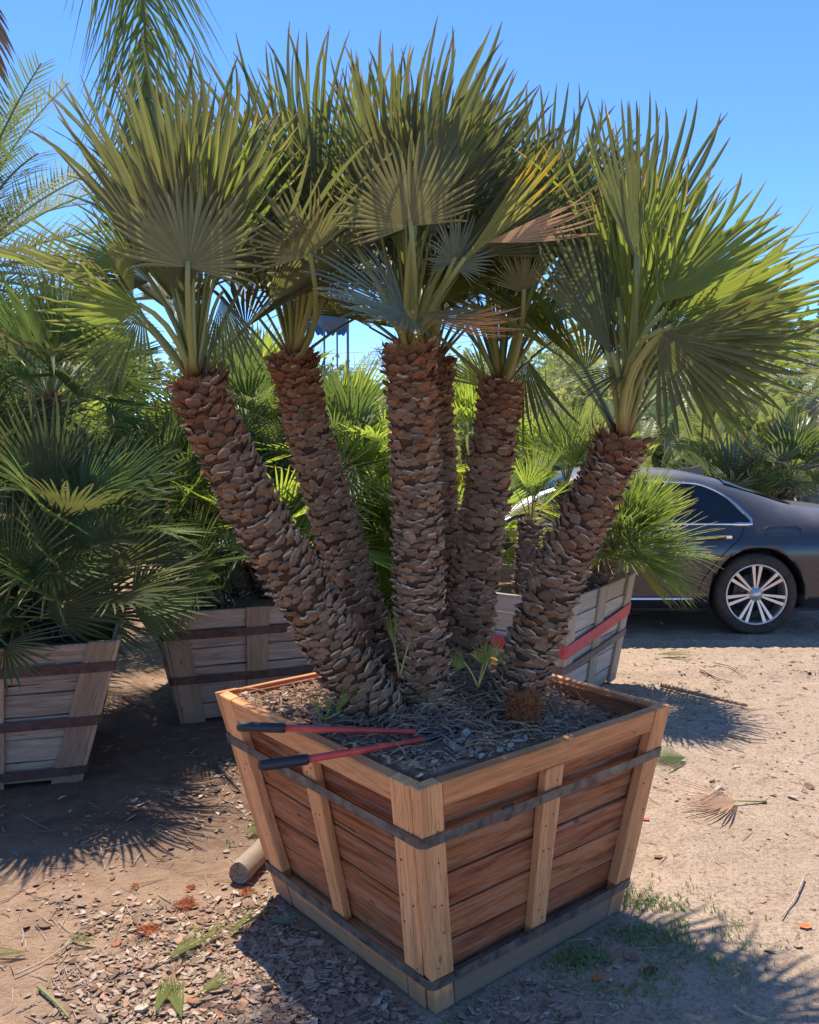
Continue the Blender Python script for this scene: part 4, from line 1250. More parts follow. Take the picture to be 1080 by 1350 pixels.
# ------------------------------------------------------------------ loppers lying on the crate's rim
def loppers():
    r0 = G(400, 963, 0.83)
    t = thing("loppers", r0, "long-handled loppers with red handles and black grips on the crate rim", "loppers")
    for (g0, g1, e, zg, ze) in (((313, 958), (376, 960), (549, 965), 0.835, 0.825), ((341, 1010), (406, 1001), (560, 975), 0.835, 0.815)):
        a, b, c = G(*g0, zg), G(*g1, zg), G(*e, ze)
        mb = MB(); d = (b - a).normalized()
        mb.tube([a, a + d * 0.006, a + d * 0.02, b - d * 0.01, b], [0.010, 0.0150, 0.0165, 0.0160, 0.0150], 14)
        g = mesh_obj("grip", mb.mesh("grip", [M_GRIP], True), t)
        mb = MB(); mb.tube([b - d * 0.005, b.lerp(c, 0.5), c], [0.0115, 0.0105, 0.0085], 12)
        h = mesh_obj("handle", mb.mesh("handle", [M_TOOLRED], True), t)
    c1, c2 = G(549, 965, 0.825), G(560, 975, 0.815)
    piv = G(600, 965, 0.79)
    for c in (c1, c2):
        mb = MB(); mb.tube([c, c.lerp(piv, 0.6), piv], [0.007, 0.008, 0.010], 8)
        mesh_obj("shank", mb.mesh("shank", [M_STEEL], True), t)
    mb = MB(); mb.tube([piv + Vector((0, 0, -0.012)), piv + Vector((0, 0, 0.016))], [0.012, 0.012], 6); mesh_obj("pivot_bolt", mb.mesh("pivot_bolt", [M_STEEL]), t)
    for s in (-1, 1):
        pts = bezier(piv, piv + Vector((0.05, 0.03 * s, -0.01)), piv + Vector((0.11, 0.012 * s, -0.03)), 6)
        mb = MB(); mb.tube(pts, [0.013, 0.014, 0.013, 0.010, 0.007, 0.002], 8, flat=0.3)
        mesh_obj("blade", mb.mesh("blade", [M_STEEL], True), t)
loppers()

# ------------------------------------------------------------------ things lying on the ground
def log_piece():
    a, b = G(318, 1162), G(350, 1128)
    a.z = b.z = 0.042
    t = thing("cut_log", (a + b) / 2 - Vector((0, 0, 0.042)), "short pale cut log against the left side of the front crate", "log")
    d = (b - a).normalized(); a = a - d * 0.02; b = a + d * 0.26
    mb = MB(); mb.tube([a, a + d * 0.02, a.lerp(b, 0.5), b], [0.044, 0.046, 0.045, 0.043], 16, cap=False)
    for i, v in enumerate(mb.v): mb.v[i] = tuple(Vector(v) + noise.noise_vector(Vector(v) * 22) * 0.007)
    mesh_obj("bark", mb.mesh("log_bark", [M_PALEPOST], True), t)
    mb = MB(); rg = [mb.vert(a + d * 0.004 + (Vector((-d.y, d.x, 0)) * cos(k * pi / 8) + Vector((0, 0, 1)) * sin(k * pi / 8)) * 0.043) for k in range(16)]
    hole = [mb.vert(a + d * 0.05 + (Vector((-d.y, d.x, 0)) * cos(k * pi / 8) + Vector((0, 0, 1)) * sin(k * pi / 8)) * 0.028) for k in range(16)]
    for k in range(16): mb.face((rg[k], rg[(k + 1) % 16], hole[(k + 1) % 16], hole[k]))
    mb.face(hole)
    mesh_obj("cut_end", mb.mesh("log_end", [M_CUT]), t)
log_piece()

def fallen(px, py, ang, R, sp, mat, label, tilt=0.12, pet=0.0, seed=0, droop=0.0):
    c = G(px, py); c.z = gz(c.x, c.y) + 0.02
    D = Vector((cos(ang), sin(ang), tilt * 0.3)); Nn = Vector((0.0, -0.12, 1.0))
    t = thing("fallen_frond", (c.x, c.y, 0), label, "palm leaf", "fallen palm leaves on the dirt")
    p0 = c - D * max(pet, 0.03); p0.z = gz(p0.x, p0.y) + 0.008
    M = frond(t, p0, c, D, Nn, R, fan(sp, mat, True, seed, 0.45, droop), 0.006, with_petiole=pet > 0)
fallen(905, 1002, pi + 0.2, 0.30, 90, M_LEAF_BG, "green fallen fan leaf right of the front crate", 0.35)
fallen(972, 1062, pi + 0.25, 0.34, 90, M_LEAF_DRY, "dry tan fan leaf with stalk on the sunny dirt", 0.3, pet=0.16, seed=1)
fallen(862, 868, 0.05, 0.36, 26, M_LEAF_BRIGHT, "thin green leaf lying before the car", 0.1)
fallen(222, 1275, 0.9, 0.20, 40, M_LEAF_BRIGHT, "green leaf pieces on the mulch, lower left", 0.4, seed=1)
fallen(262, 1255, 1.0, 0.17, 26, M_LEAF_BRIGHT, "bright green leaf piece left of the crate shadow", 0.5)
fallen(204, 1345, 1.55, 0.18, 26, M_LEAF_BRIGHT, "green leaf scrap at the bottom edge", 0.25, seed=1)
fallen(352, 1222, 0.12, 0.13, 40, M_LEAF_BLUE, "blue-green leaf scrap in the crate's shadow", 0.2)
fallen(262, 1320, 0.75, 0.14, 40, M_LEAF_BRIGHT, "small ribbed leaf piece low in the mulch", 0.3, seed=1)
fallen(130, 1247, 3.05, 0.14, 26, M_LEAF_BRIGHT, "small yellow-green leaf on the bare dirt, far left", 0.1)

fallen(300, 1238, 0.95, 0.22, 26, M_LEAF_BRIGHT, "long green leaf strip just left of the crate's shadow corner", 0.4)
fallen(240, 1350, 2.0, 0.22, 26, M_LEAF_BRIGHT, "green leaf strip cut by the bottom edge, leaning left", 0.2, seed=1)
fallen(40, 1262, 3.3, 0.16, 26, M_LEAF_YELLOW, "yellowish leaf strip near the left edge", 0.1)
fallen(190, 1118, 1.2, 0.12, 26, M_LEAF_BG, "small dark green leaf scrap at the edge of the shade", 0.5)
fallen(325, 1105, 0.8, 0.12, 60, M_LEAF_BRIGHT, "tuft of green blades beside the crate's left corner", 0.9)

def stick(pts, r, label, mat=None, z=0.01, name="stick"):
    P = [G(*p) for p in pts]; P = [Vector((p.x, p.y, gz(p.x, p.y) + r + z)) for p in P]
    P = [Vector(q) for q in catmull([tuple(p) for p in P], 8)]
    t = mesh_obj(name, None) if False else None
    mb = MB(); base = P[0].copy()
    mb.tube([p - base for p in P], [r * (1 - 0.45 * i / 7) for i in range(8)], 7, a0=0.8, a1=0.8)
    o = mesh_obj(name, mb.mesh(name, [mat or M_CHIP], True), None, Matrix.Translation(base))
    return tag(o, label, "stick", "sticks on the dirt")
stick([(872, 908), (930, 922), (985, 934)], 0.016, "dark stick in the shade right of the crates", M_STRAND)
stick([(922, 886), (945, 893), (966, 900)], 0.009, "pale stick on the sunny dirt before the car")
stick([(942, 878), (965, 885), (984, 892)], 0.007, "thin pale twig nearest the car's wheel")
stick([(20, 1290), (60, 1270), (95, 1245)], 0.0035, "long thin twig on the left dirt")
stick([(50, 1305), (75, 1330), (92, 1350)], 0.006, "curved olive stalk at the lower left edge", M_PETIOLE)
stick([(118, 1130), (150, 1122), (185, 1113)], 0.003, "thin pale straw stalk at the shadow's edge")
stick([(950, 1042), (938, 1052), (925, 1060)], 0.012, "pale forked branch above the dry fan leaf")
stick([(960, 970), (985, 976), (1010, 980)], 0.009, "bleached stick in the frond shadow")
stick([(965, 1330), (985, 1342), (1010, 1350)], 0.006, "pale curved twig at the bottom right")
stick([(1060, 1160), (1048, 1190), (1030, 1215)], 0.004, "thin dry twig at the right edge")

def tuft(px, py, s, n, label, seed):
    r = random.Random(seed); c = G(px, py); c.z = gz(c.x, c.y) + 0.004
    mb = MB()
    for i in range(n):
        a = r.uniform(0, 2 * pi); p = Vector((r.gauss(0, s * 0.4), r.gauss(0, s * 0.4), r.uniform(0, s * 0.25)))
        e = p + Vector((cos(a), sin(a), r.uniform(-0.1, 0.4))) * r.uniform(0.3, 1.0) * s
        e.z = max(e.z, 0.002)
        mb.tube([p, (p + e) / 2 + Vector((r.uniform(-.2, .2), r.uniform(-.2, .2), 0.2)) * s * 0.4, e], [0.0014, 0.0013, 0.0005], 3, cap=False)
    o = mesh_obj("fibre_tuft", mb.mesh("fibre_tuft", [M_ORANGE_FIBRE]), None, Matrix.Translation(c))
    tag(o, label, "fibre tuft", "orange palm fibre tufts on the mulch")
tuft(245, 1195, 0.035, 170, "upright orange fibre tuft in the mulch, left of the log", 1)
tuft(195, 1233, 0.038, 200, "flat orange fibre patch, lowest on the left mulch", 2)
tuft(252, 1172, 0.018, 80, "small orange fibre tuft nearest the log", 3)
tuft(325, 1178, 0.024, 100, "orange fibre tuft lying against the log", 4)
tuft(178, 1168, 0.016, 60, "faint orange fibre scrap on the open left dirt", 5)

def dry_leaf(px, py, s, ang, label, seed, mat):
    r = random.Random(seed); c = G(px, py); c.z = gz(c.x, c.y) + 0.0015
    mb = MB(); ids = []
    for i in range(7):
        f = i / 6; w = s * 0.42 * sin(pi * (0.06 + 0.92 * f)) * r.uniform(0.75, 1.15)
        zc = s * 0.2 * (f - 0.5) ** 2 * 2
        ids.append((mb.vert((f * s - s / 2, -w, zc + w * 0.4)), mb.vert((f * s - s / 2, 0, zc)), mb.vert((f * s - s / 2, w, zc + w * 0.25))))
    for i in range(6):
        a, b = ids[i], ids[i + 1]; mb.face((a[0], b[0], b[1], a[1])); mb.face((a[1], b[1], b[2], a[2]))
    o = mesh_obj("dry_leaf", mb.mesh("dry_leaf", [mat]), None, Matrix.Translation(c) @ Matrix.Rotation(ang, 4, 'Z'))
    tag(o, label, "dry leaf", "dry leaves on the ground")
dry_leaf(787, 1292, 0.045, 1.3, "curled orange dry leaf in the shaded grass", 1, M_ORANGE_FIBRE)
dry_leaf(858, 1282, 0.055, 0.4, "brown curled dry leaf in the shaded grass, rightmost there", 2, M_CUT_RED)
dry_leaf(832, 1265, 0.06, 2.2, "grey crumpled dry leaf in the middle of the grass", 3, M_GREYBOARD)
dry_leaf(868, 1133, 0.045, 0.3, "reddish dry leaf on the sunny dirt beside the crate", 4, M_CUT_RED)
dry_leaf(852, 1082, 0.035, 0.6, "small red dry leaf close to the crate's right corner", 5, M_STRAP_RED)
dry_leaf(960, 1060, 0.05, -0.2, "dark red dry leaf on the dry fan leaf", 6, M_STRAP_RED)
dry_leaf(1062, 1225, 0.05, 0.2, "orange dry leaf at the right edge of the dirt", 7, M_ORANGE_FIBRE)
dry_leaf(1052, 1250, 0.04, 0.9, "brown dry leaf below the orange one at the right edge", 8, M_CUT)

# ------------------------------------------------------------------ fan palms in the other crates and behind
def bg_palm(loc, label, stems, mats, group=None, Rr=(0.42, 0.6), petl=(0.3, 0.45), hi=False, rad=0.008, e1=-25, droop=0.12, split=0.5, stiff=False, nf=22, dead=0,
            spreads=(90, 120, 160, 200), trunk_mats=None, name="fan_palm", flt=None):
    t = thing(name, loc, label, "palm tree", group)
    for i, st_ in enumerate(stems):
        a, b, r, n, e0 = st_[:5]; e1_ = st_[5] if len(st_) > 5 else e1; Rr_ = st_[6] if len(st_) > 6 else Rr
        a, b = Vector(a), Vector(b)
        m = a.lerp(b, 0.5) + Vector((random.uniform(-.06, .06), 0, -0.03))
        apex, axis, _ = palm_trunk(t, [(a, r * 1.15), (m, r * 1.05), (b, r)], rows_gap=0.04, per=8, size=(0.08, 0.06, 0.04), quota=0, seed=int(a.x * 100 + i) & 0xff,
                                   mats=trunk_mats or (M_BARK_BG, M_CUT), fibres=False)
        crown(t, apex, axis, n, Rr_, petl, mats, e0=e0, e1=e1_, hi=hi, seed=int(abs(b.x * 77) + 13 * i) & 0xffff, rad=rad, az0=b.x * 3, dead=dead, droop=droop, split=split, stiff=stiff, spreads=spreads, flt=flt)
    return t

GB = "fan palms behind the front crate"
def above(zmin): return lambda h, D, R: (h + D.normalized() * R).z > zmin and h.z > zmin - 0.15
# left-edge crate: tall clump
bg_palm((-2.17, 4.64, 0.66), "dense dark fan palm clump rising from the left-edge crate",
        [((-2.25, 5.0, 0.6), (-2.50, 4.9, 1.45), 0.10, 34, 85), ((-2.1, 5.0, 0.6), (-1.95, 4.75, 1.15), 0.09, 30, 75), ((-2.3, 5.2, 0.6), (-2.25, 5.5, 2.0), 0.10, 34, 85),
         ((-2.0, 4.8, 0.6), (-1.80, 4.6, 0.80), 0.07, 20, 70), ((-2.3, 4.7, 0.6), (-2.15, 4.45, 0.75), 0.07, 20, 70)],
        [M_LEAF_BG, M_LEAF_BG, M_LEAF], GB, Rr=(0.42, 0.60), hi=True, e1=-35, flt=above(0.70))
# middle crate: lower, wide clump
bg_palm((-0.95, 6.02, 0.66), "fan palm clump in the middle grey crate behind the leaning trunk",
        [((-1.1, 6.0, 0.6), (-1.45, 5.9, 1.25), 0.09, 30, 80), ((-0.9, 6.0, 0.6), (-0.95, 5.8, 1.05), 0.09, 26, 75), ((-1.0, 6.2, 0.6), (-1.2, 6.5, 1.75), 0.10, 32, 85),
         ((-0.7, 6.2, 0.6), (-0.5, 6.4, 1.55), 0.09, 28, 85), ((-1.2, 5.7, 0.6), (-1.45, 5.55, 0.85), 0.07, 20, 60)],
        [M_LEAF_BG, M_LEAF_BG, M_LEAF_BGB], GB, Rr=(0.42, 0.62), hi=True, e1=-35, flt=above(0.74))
# small palms in the bleached crate
bg_palm((0.80, 6.08, 0.63), "small stiff-leaved palm leaning over the red-strapped crate",
        [((1.20, 6.0, 0.6), (1.40, 5.95, 1.0), 0.07, 70, 85), ((0.80, 5.75, 0.6), (0.80, 5.72, 1.20), 0.085, 9, 89, 62, (0.24, 0.36)), ((0.95, 6.2, 0.6), (1.12, 6.2, 1.42), 0.07, 14, 89, 66, (0.34, 0.46))],
        [M_LEAF_STIFF, M_LEAF_STIFF, M_LEAF_BGB], GB, Rr=(0.34, 0.52), petl=(0.14, 0.28), hi=True, e1=-5, droop=0.05, split=0.35, stiff=True, spreads=(60, 90, 120, 160), rad=0.006)
# sunlit palms further back
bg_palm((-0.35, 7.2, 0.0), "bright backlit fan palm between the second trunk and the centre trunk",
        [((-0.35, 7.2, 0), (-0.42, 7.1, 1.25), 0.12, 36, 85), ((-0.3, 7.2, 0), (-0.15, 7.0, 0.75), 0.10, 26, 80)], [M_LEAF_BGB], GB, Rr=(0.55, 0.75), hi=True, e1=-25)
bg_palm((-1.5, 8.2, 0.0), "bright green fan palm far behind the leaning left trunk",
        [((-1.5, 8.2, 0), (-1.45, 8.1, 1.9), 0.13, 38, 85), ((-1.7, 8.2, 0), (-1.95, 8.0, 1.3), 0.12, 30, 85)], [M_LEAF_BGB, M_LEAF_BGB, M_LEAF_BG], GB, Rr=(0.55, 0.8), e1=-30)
bg_palm((0.35, 7.0, 0.0), "yellow-green fan palm seen between the centre trunks",
        [((0.35, 7.0, 0), (0.42, 6.9, 0.9), 0.10, 26, 85)], [M_LEAF_BGB, M_LEAF_YELLOW], GB, Rr=(0.4, 0.6), e1=-20)
bg_palm((-3.9, 7.6, 0.0), "dark fan palm behind the left-edge clump",
        [((-3.9, 7.6, 0), (-3.8, 7.5, 2.2), 0.13, 36, 85), ((-3.6, 7.6, 0), (-3.2, 7.3, 1.5), 0.12, 30, 85)], [M_LEAF_BG, M_LEAF_BGB], GB, Rr=(0.55, 0.8), e1=-35)

# ------------------------------------------------------------------ parked saloon cars
def interp(tab, x):
    if x <= tab[0][0]: return tab[0][1]
    for (x0, y0), (x1, y1) in zip(tab, tab[1:]):
        if x <= x1:
            f = (x - x0) / (x1 - x0); f = f * f * (3 - 2 * f) * 0.35 + f * 0.65
            return y0 + (y1 - y0) * f
    return tab[-1][1]
ROOF = [(0.0, 0.66), (0.12, 0.74), (0.4, 0.85), (0.9, 0.955), (1.45, 1.02), (1.62, 1.10), (1.95, 1.27), (2.3, 1.41), (2.6, 1.465), (3.0, 1.48), (3.4, 1.455), (3.7, 1.395), (4.0, 1.295), (4.3, 1.185), (4.5, 1.135), (4.75, 1.12), (4.94, 1.10), (5.02, 0.98)]
PLAN = [(0.0, 0.76), (0.15, 0.88), (0.5, 0.965), (1.0, 1.0), (4.2, 1.0), (4.6, 0.965), (4.9, 0.90), (5.02, 0.82)]
def car_section(x):
    zr = interp(ROOF, x); wf = interp(PLAN, x)
    zb = min(0.985, zr - 0.035)
    k = zb / 0.985
    sill = 0.20 + (0.10 if x < 0.25 or x > 4.8 else 0.0)
    pts = [(0.78 * wf, sill), (0.885 * wf, sill + 0.05), (0.915 * wf, 0.40 * k), (0.935 * wf, 0.60 * k), (0.932 * wf, 0.76 * k), (0.915 * wf, 0.855 * k), (0.880 * wf, 0.925 * k), (0.845 * wf, zb)]
    g = max(0.0, min(1.0, (zr - zb) / 0.45))
    for t, y1, y0 in ((0.30, 0.785, 0.80), (0.62, 0.715, 0.72), (0.86, 0.645, 0.60), (0.965, 0.55, 0.42), (1.0, 0.28, 0.22), (1.004, 0.0, 0.0)):
        pts.append(((y0 + (y1 - y0) * g) * wf, zb + (zr - zb) * t))
    return pts
def car_surf(x, s):
    """point on the car's right side skin at station x, section parameter s"""
    p = car_section(x); i = min(int(s), len(p) - 2); f = s - i
    return p[i][0] + (p[i + 1][0] - p[i][0]) * f, p[i][1] + (p[i + 1][1] - p[i][1]) * f

def build_car(name, label, M, paint_m):
    t = thing(name, M @ Vector((2.5, 0, 0)), label, "car")
    put(t, None, M @ Matrix.Translation((2.5, 0, 0)))
    xs = sorted(set([0.0, 0.04, 0.12, 0.25, 0.4] + [0.4 + 0.12 * i for i in range(38)] + [4.94, 4.99, 5.02]))
    mb = MB(); rows = []
    npt = len(car_section(1.0))
    for x in xs:
        s = car_section(x)
        row = [mb.vert((x, -y, z)) for y, z in s] + [mb.vert((x, y, z)) for y, z in reversed(s[:-1])]
        rows.append(row)
    for a, b in zip(rows, rows[1:]):
        for i in range(len(a) - 1): mb.face((a[i], b[i], b[i + 1], a[i + 1]))
        mb.face((a[-1], b[-1], b[0], a[0]))
    mb.face(list(rows[0])); mb.face(list(reversed(rows[-1])))
    me = mb.mesh("car_body", [paint_m, M_BLACK], True)
    tmp = bpy.data.objects.new("tmp_body", me); link(tmp)
    ss = tmp.modifiers.new("s", 'SUBSURF'); ss.levels = 1; ss.render_levels = 1
    cutters = []
    for wx in (1.02, 3.95):
        cb = MB(); cb.tube([(wx, -1.2, 0.365), (wx, 1.2, 0.365)], [0.425, 0.425], 48)
        c = bpy.data.objects.new("tmp_cut", cb.mesh("tmp_cut", [M_BLACK])); link(c); cutters.append(c)
        bo = tmp.modifiers.new("b", 'BOOLEAN'); bo.object = c; bo.operation = 'DIFFERENCE'; bo.solver = 'EXACT'
    dg = bpy.context.evaluated_depsgraph_get(); dg.update()
    body = bpy.data.meshes.new_from_object(tmp.evaluated_get(dg))
    for o in [tmp] + cutters: bpy.data.objects.remove(o)
    body.polygons.foreach_set("use_smooth", [True] * len(body.polygons))
    if len(body.materials) < 1: body.materials.append(paint_m)
    bo = mesh_obj("body", body, t, M)
    ns = body.attributes.get("t")
    def part(nm, mbb, mats, smooth=False, parent=None):
        return mesh_obj(nm, mbb.mesh(nm, mats, smooth), parent or t, M)
    # glasshouse, one panel per window and side
    def pane(x0, x1, top, side, bot=7.12, off=0.006, n=14):
        g = MB(); rr = []
        for i in range(n + 1):
            x = x0 + (x1 - x0) * i / n; tp_ = top(x); rw = []
            for k in range(6):
                s = bot + (tp_ - bot) * k / 5
                y, z = car_surf(x, s); rw.append(g.vert((x, side * (y + off), z)))
            rr.append(rw)
        for a, b in zip(rr, rr[1:]):
            for k in range(5): g.face((a[k], b[k], b[k + 1], a[k + 1]))
        return g
    tops = {'f': lambda x: 7.15 + 2.45 * min(1, max(0.02, (x - 1.62) / 0.42)), 'r': lambda x: 9.6, 'q': lambda x: 9.6 - 2.42 * max(0.0, min(1, (x - 3.42) / 0.50)) ** 2.2}
    for side in (-1, 1):
        for x0, x1, key in ((1.62, 2.62, 'f'), (2.70, 3.30, 'r'), (3.335, 3.90, 'q')):
            part("side_window", pane(x0, x1, tops[key], side), [M_GLASS], True)
        # bright trim round the side windows
        up = [(1.62 + 2.28 * i / 40) for i in range(41)]
        def topline(x): return (tops['f'] if x < 2.66 else tops['q'])(x) + 0.05
        tr = []
        for x in up:
            y, z = car_surf(x, topline(x)); tr.append(Vector((x, side * (y + 0.008), z)))
        for x in reversed(up):
            y, z = car_surf(x, 7.06); tr.append(Vector((x, side * (y + 0.008), z)))
        tr.append(tr[0])
        g = MB(); rad = [0.011 if p.x < 3.75 else 0.019 for p in tr]
        g.tube(tr, rad, 6, cap=False); part("window_trim", g, [M_CHROME], True)
        g = MB()
        for xa in (2.66, 3.315):
            pts = []
            for k in range(8):
                y, z = car_surf(xa, 7.1 + 2.45 * k / 7); pts.append(Vector((xa, side * (y + 0.007), z)))
            g = MB(); g.tube(pts, [0.028 if xa < 3 else 0.012] * 8, 4, cap=True, flat=0.35); part("window_pillar", g, [M_BLACK if xa < 3 else M_CHROME])
        # door gaps
        for line in ([(1.55, 1.0), (1.53, 3.0), (1.60, 5.0), (1.62, 7.0)], [(2.66, 1.2), (2.66, 4.0), (2.66, 7.0)], [(3.42, 1.2), (3.44, 2.3), (3.60, 3.6), (3.78, 5.2), (3.84, 6.9)]):
            cp = catmull(line, 14); pts = []
            for x, s in cp:
                y, z = car_surf(x, s); pts.append(Vector((x, side * (y + 0.0005), z)))
            g = MB(); g.tube(pts, [0.0045] * 14, 4, cap=False); part("door_gap", g, [M_BLACK])
        for hx in (2.36, 3.56):
            y, z = car_surf(hx, 5.3)
            g = MB(); g.tube([Vector((hx - 0.08, side * (y + 0.006), z)), Vector((hx - 0.06, side * (y + 0.03), z + 0.005)), Vector((hx + 0.08, side * (y + 0.03), z + 0.012)), Vector((hx + 0.11, side * (y + 0.008), z + 0.012))], [0.013, 0.015, 0.015, 0.012], 8)
            dh = part("door_handle", g, [paint_m], True)
            g = MB(); g.box((hx + 0.085, -0.012, -0.012), (hx + 0.14, 0.012, 0.012), 0, Matrix.Translation((0, side * (y + 0.022), z + 0.012))); part("handle_end", g, [M_CHROME], parent=dh)
        # fuel flap outline
        cp = [(4.03, 5.55), (4.30, 5.55), (4.33, 5.9), (4.33, 6.5), (4.29, 6.85), (4.05, 6.85), (4.01, 6.5), (4.01, 5.8), (4.03, 5.55)]
        if side == -1:
            g = MB(); pts = []
            for x, s in cp:
                y, z = car_surf(x, s); pts.append(Vector((x, side * (y + 0.0005), z)))
            g.tube(pts, [0.003] * len(pts), 4, cap=False); part("fuel_flap_gap", g, [M_BLACK])
        # bright strip low on the doors
        g = MB(); pts = []
        for i in range(14):
            x = 1.6 + 1.78 * i / 13; y, z = car_surf(x, 1.55); pts.append(Vector((x, side * (y + 0.006), z)))
        g.tube(pts, [0.016] * 14, 6, flat=1.0); part("sill_strip", g, [M_CHROME], True)
        # mirror
        g = MB(); y, z = car_surf(1.95, 7.2); c = Vector((1.92, side * (y + 0.10), z + 0.08))
        g.tube([c + Vector((-0.10, 0, 0)), c + Vector((-0.06, 0, 0)), c + Vector((0.03, 0, 0)), c + Vector((0.06, 0, 0))], [0.03, 0.075, 0.085, 0.07], 12, flat=0.75)
        mi = part("mirror", g, [paint_m], True)
        g = MB(); g.tube([Vector((1.95, side * (y - 0.02), z)), c], [0.025, 0.03], 8); part("mirror_arm", g, [M_BLACK], True, mi)
        # lamps
        g = MB(); rr = []
        for i in range(7):
            x = 4.62 + 0.38 * i / 6; y0, z0 = car_surf(x, 4.6); y1, z1 = car_surf(x, 6.7)
            rr.append((g.vert((x, side * (y0 + 0.006), z0)), g.vert((x, side * (y1 + 0.008), z1))))
        for a, b in zip(rr, rr[1:]): g.face((a[0], b[0], b[1], a[1]))
        part("tail_lamp", g, [M_REDLENS])
        g = MB(); g.box((5.0, 0.30 if side > 0 else -0.74, 0.78), (5.03, 0.74 if side > 0 else -0.30, 0.95)); part("rear_lamp", g, [M_REDLENS])
        g = MB(); rr = []
        for i in range(7):
            x = 0.06 + 0.50 * i / 6; y0, z0 = car_surf(x, 4.3); y1, z1 = car_surf(x, 6.6)
            rr.append((g.vert((x, side * (y0 + 0.006), z0)), g.vert((x, side * (y1 + 0.006), z1))))
        for a, b in zip(rr, rr[1:]): g.face((a[0], b[0], b[1], a[1]))
        part("headlamp", g, [M_CLEARLENS])
        for wx in (1.02, 3.95):
            # dark wheel house
            g = MB(); n = 24; rr = []
            for i in range(n + 1):
                a = pi * i / n
                rr.append((g.vert((wx + cos(a) * 0.42, side * 0.90, 0.365 + sin(a) * 0.42)), g.vert((wx + cos(a) * 0.42, side * 0.55, 0.365 + sin(a) * 0.42))))
            for a, b in zip(rr, rr[1:]): g.face((a[0], b[0], b[1], a[1]))
            g.face([a[1] for a in rr]); part("wheel_arch", g, [M_BLACK])
            # wheel
            Y = side * 0.905
            def lathe(prof, n=40):
                g = MB(); rings = []
                for r, yy in prof:
                    rings.append([g.vert((wx + cos(2 * pi * k / n) * r, Y - side * yy, 0.368 + sin(2 * pi * k / n) * r)) for k in range(n)])
                for a, b in zip(rings, rings[1:]):
                    for k in range(n): g.face((a[k], a[(k + 1) % n], b[(k + 1) % n], b[k]))
                return g
            wh = part("wheel", lathe([(0.275, 0.02), (0.292, 0.0), (0.338, -0.004), (0.362, 0.02), (0.37, 0.05), (0.37, 0.19), (0.355, 0.225), (0.28, 0.24)]), [M_TYRE], True)
            part("rim", lathe([(0.276, 0.012), (0.270, 0.004), (0.260, 0.008), (0.252, 0.04), (0.246, 0.16)]), [M_ALLOY], True, wh)
            part("brake_disc", lathe([(0.0, 0.12), (0.17, 0.12), (0.172, 0.135), (0.0, 0.136)]), [M_STEEL], True, wh)
            part("hub", lathe([(0.0, 0.012), (0.028, 0.014), (0.034, 0.022), (0.065, 0.03), (0.075, 0.06), (0.05, 0.12)], 20), [M_ALLOY], True, wh)
            for q in range(7):
                for sp in (-0.095, 0.095):
                    a = 2 * pi * q / 7 + pi / 2; g = MB()
                    def P(r, da, yy): return (wx + cos(a + da) * r, Y - side * yy, 0.368 + sin(a + da) * r)
                    w0, w1 = 0.15, 0.058
                    ids = [g.vert(P(0.05, sp * 1.6 - w0, 0.030)), g.vert(P(0.05, sp * 1.6 + w0, 0.030)), g.vert(P(0.264, sp * 1.35 + w1, 0.012)), g.vert(P(0.264, sp * 1.35 - w1, 0.012)),
                           g.vert(P(0.05, sp * 1.6 - w0, 0.075)), g.vert(P(0.05, sp * 1.6 + w0, 0.075)), g.vert(P(0.264, sp * 1.35 + w1 * 0.7, 0.06)), g.vert(P(0.264, sp * 1.35 - w1 * 0.7, 0.06))]
                    mids = None
                    for f in ((0, 1, 2, 3), (0, 3, 7, 4), (1, 5, 6, 2), (4, 7, 6, 5)): g.face([ids[v] for v in f])
                    part("spoke", g, [M_ALLOY], False, wh)
    # windscreen and rear window
    for nm, x0, x1 in (("windscreen", 1.60, 2.30), ("rear_window", 3.72, 4.36)):
        g = MB(); rr = []
        for i in range(11):
            x = x0 + (x1 - x0) * i / 10; rw = []
            ss_ = [10.2 + 2.8 * k / 6 for k in range(7)]
            pr = [car_surf(x, min(s, 12.999)) for s in ss_]
            for y, z in pr: rw.append(g.vert((x, -y, z + 0.006)))
            for y, z in reversed(pr[:-1]): rw.append(g.vert((x, y, z + 0.006)))
            rr.append(rw)
        for a, b in zip(rr, rr[1:]):
            for k in range(len(a) - 1): g.face((a[k], b[k], b[k + 1], a[k + 1]))
        part(nm, g, [M_GLASS], True)
    # shark-fin aerial, plate, grille, exhaust-side bumper lip
    g = MB(); zt = interp(ROOF, 3.62)
    pr = [(3.50, zt + 0.045), (3.62, zt + 0.055), (3.70, zt + 0.075), (3.735, zt + 0.02), (3.735, zt - 0.03), (3.50, zt + 0.015)]
    l = [g.vert((x, -0.018, z)) for x, z in pr]; r_ = [g.vert((x, 0.018, z)) for x, z in pr]
    g.face(l); g.face(list(reversed(r_)))
    for k in range(6): g.face((l[k], r_[k], r_[(k + 1) % 6], l[(k + 1) % 6]))
    part("aerial", g, [paint_m])
    g = MB(); g.box((-0.012, -0.42, 0.50), (0.02, 0.42, 0.66)); part("grille", g, [M_BLACK])
    g = MB(); g.box((5.015, -0.26, 0.62), (5.035, 0.26, 0.74)); part("number_plate", g, [M_CLEARLENS])
    g = MB(); g.box((0.5, -0.72, 0.19), (4.6, 0.72, 0.42)); part("underbody", g, [M_BLACK])
    return t

carM = Matrix.Translation((-0.86, 8.56, 0.0)) @ Matrix.Rotation(radians(-0.3), 4, 'Z')
build_car("parked_car", "dusty dark saloon car parked behind the right trunk", carM, M_PAINT)
carW = Matrix.Translation((-4.15, 12.3, 0.0)) @ Matrix.Rotation(radians(-72), 4, 'Z') @ Matrix.Translation((-5.0, 0, 0))
build_car("parked_car", "white car glimpsed through the left palm fronds", carW, M_PAINT_WHITE)

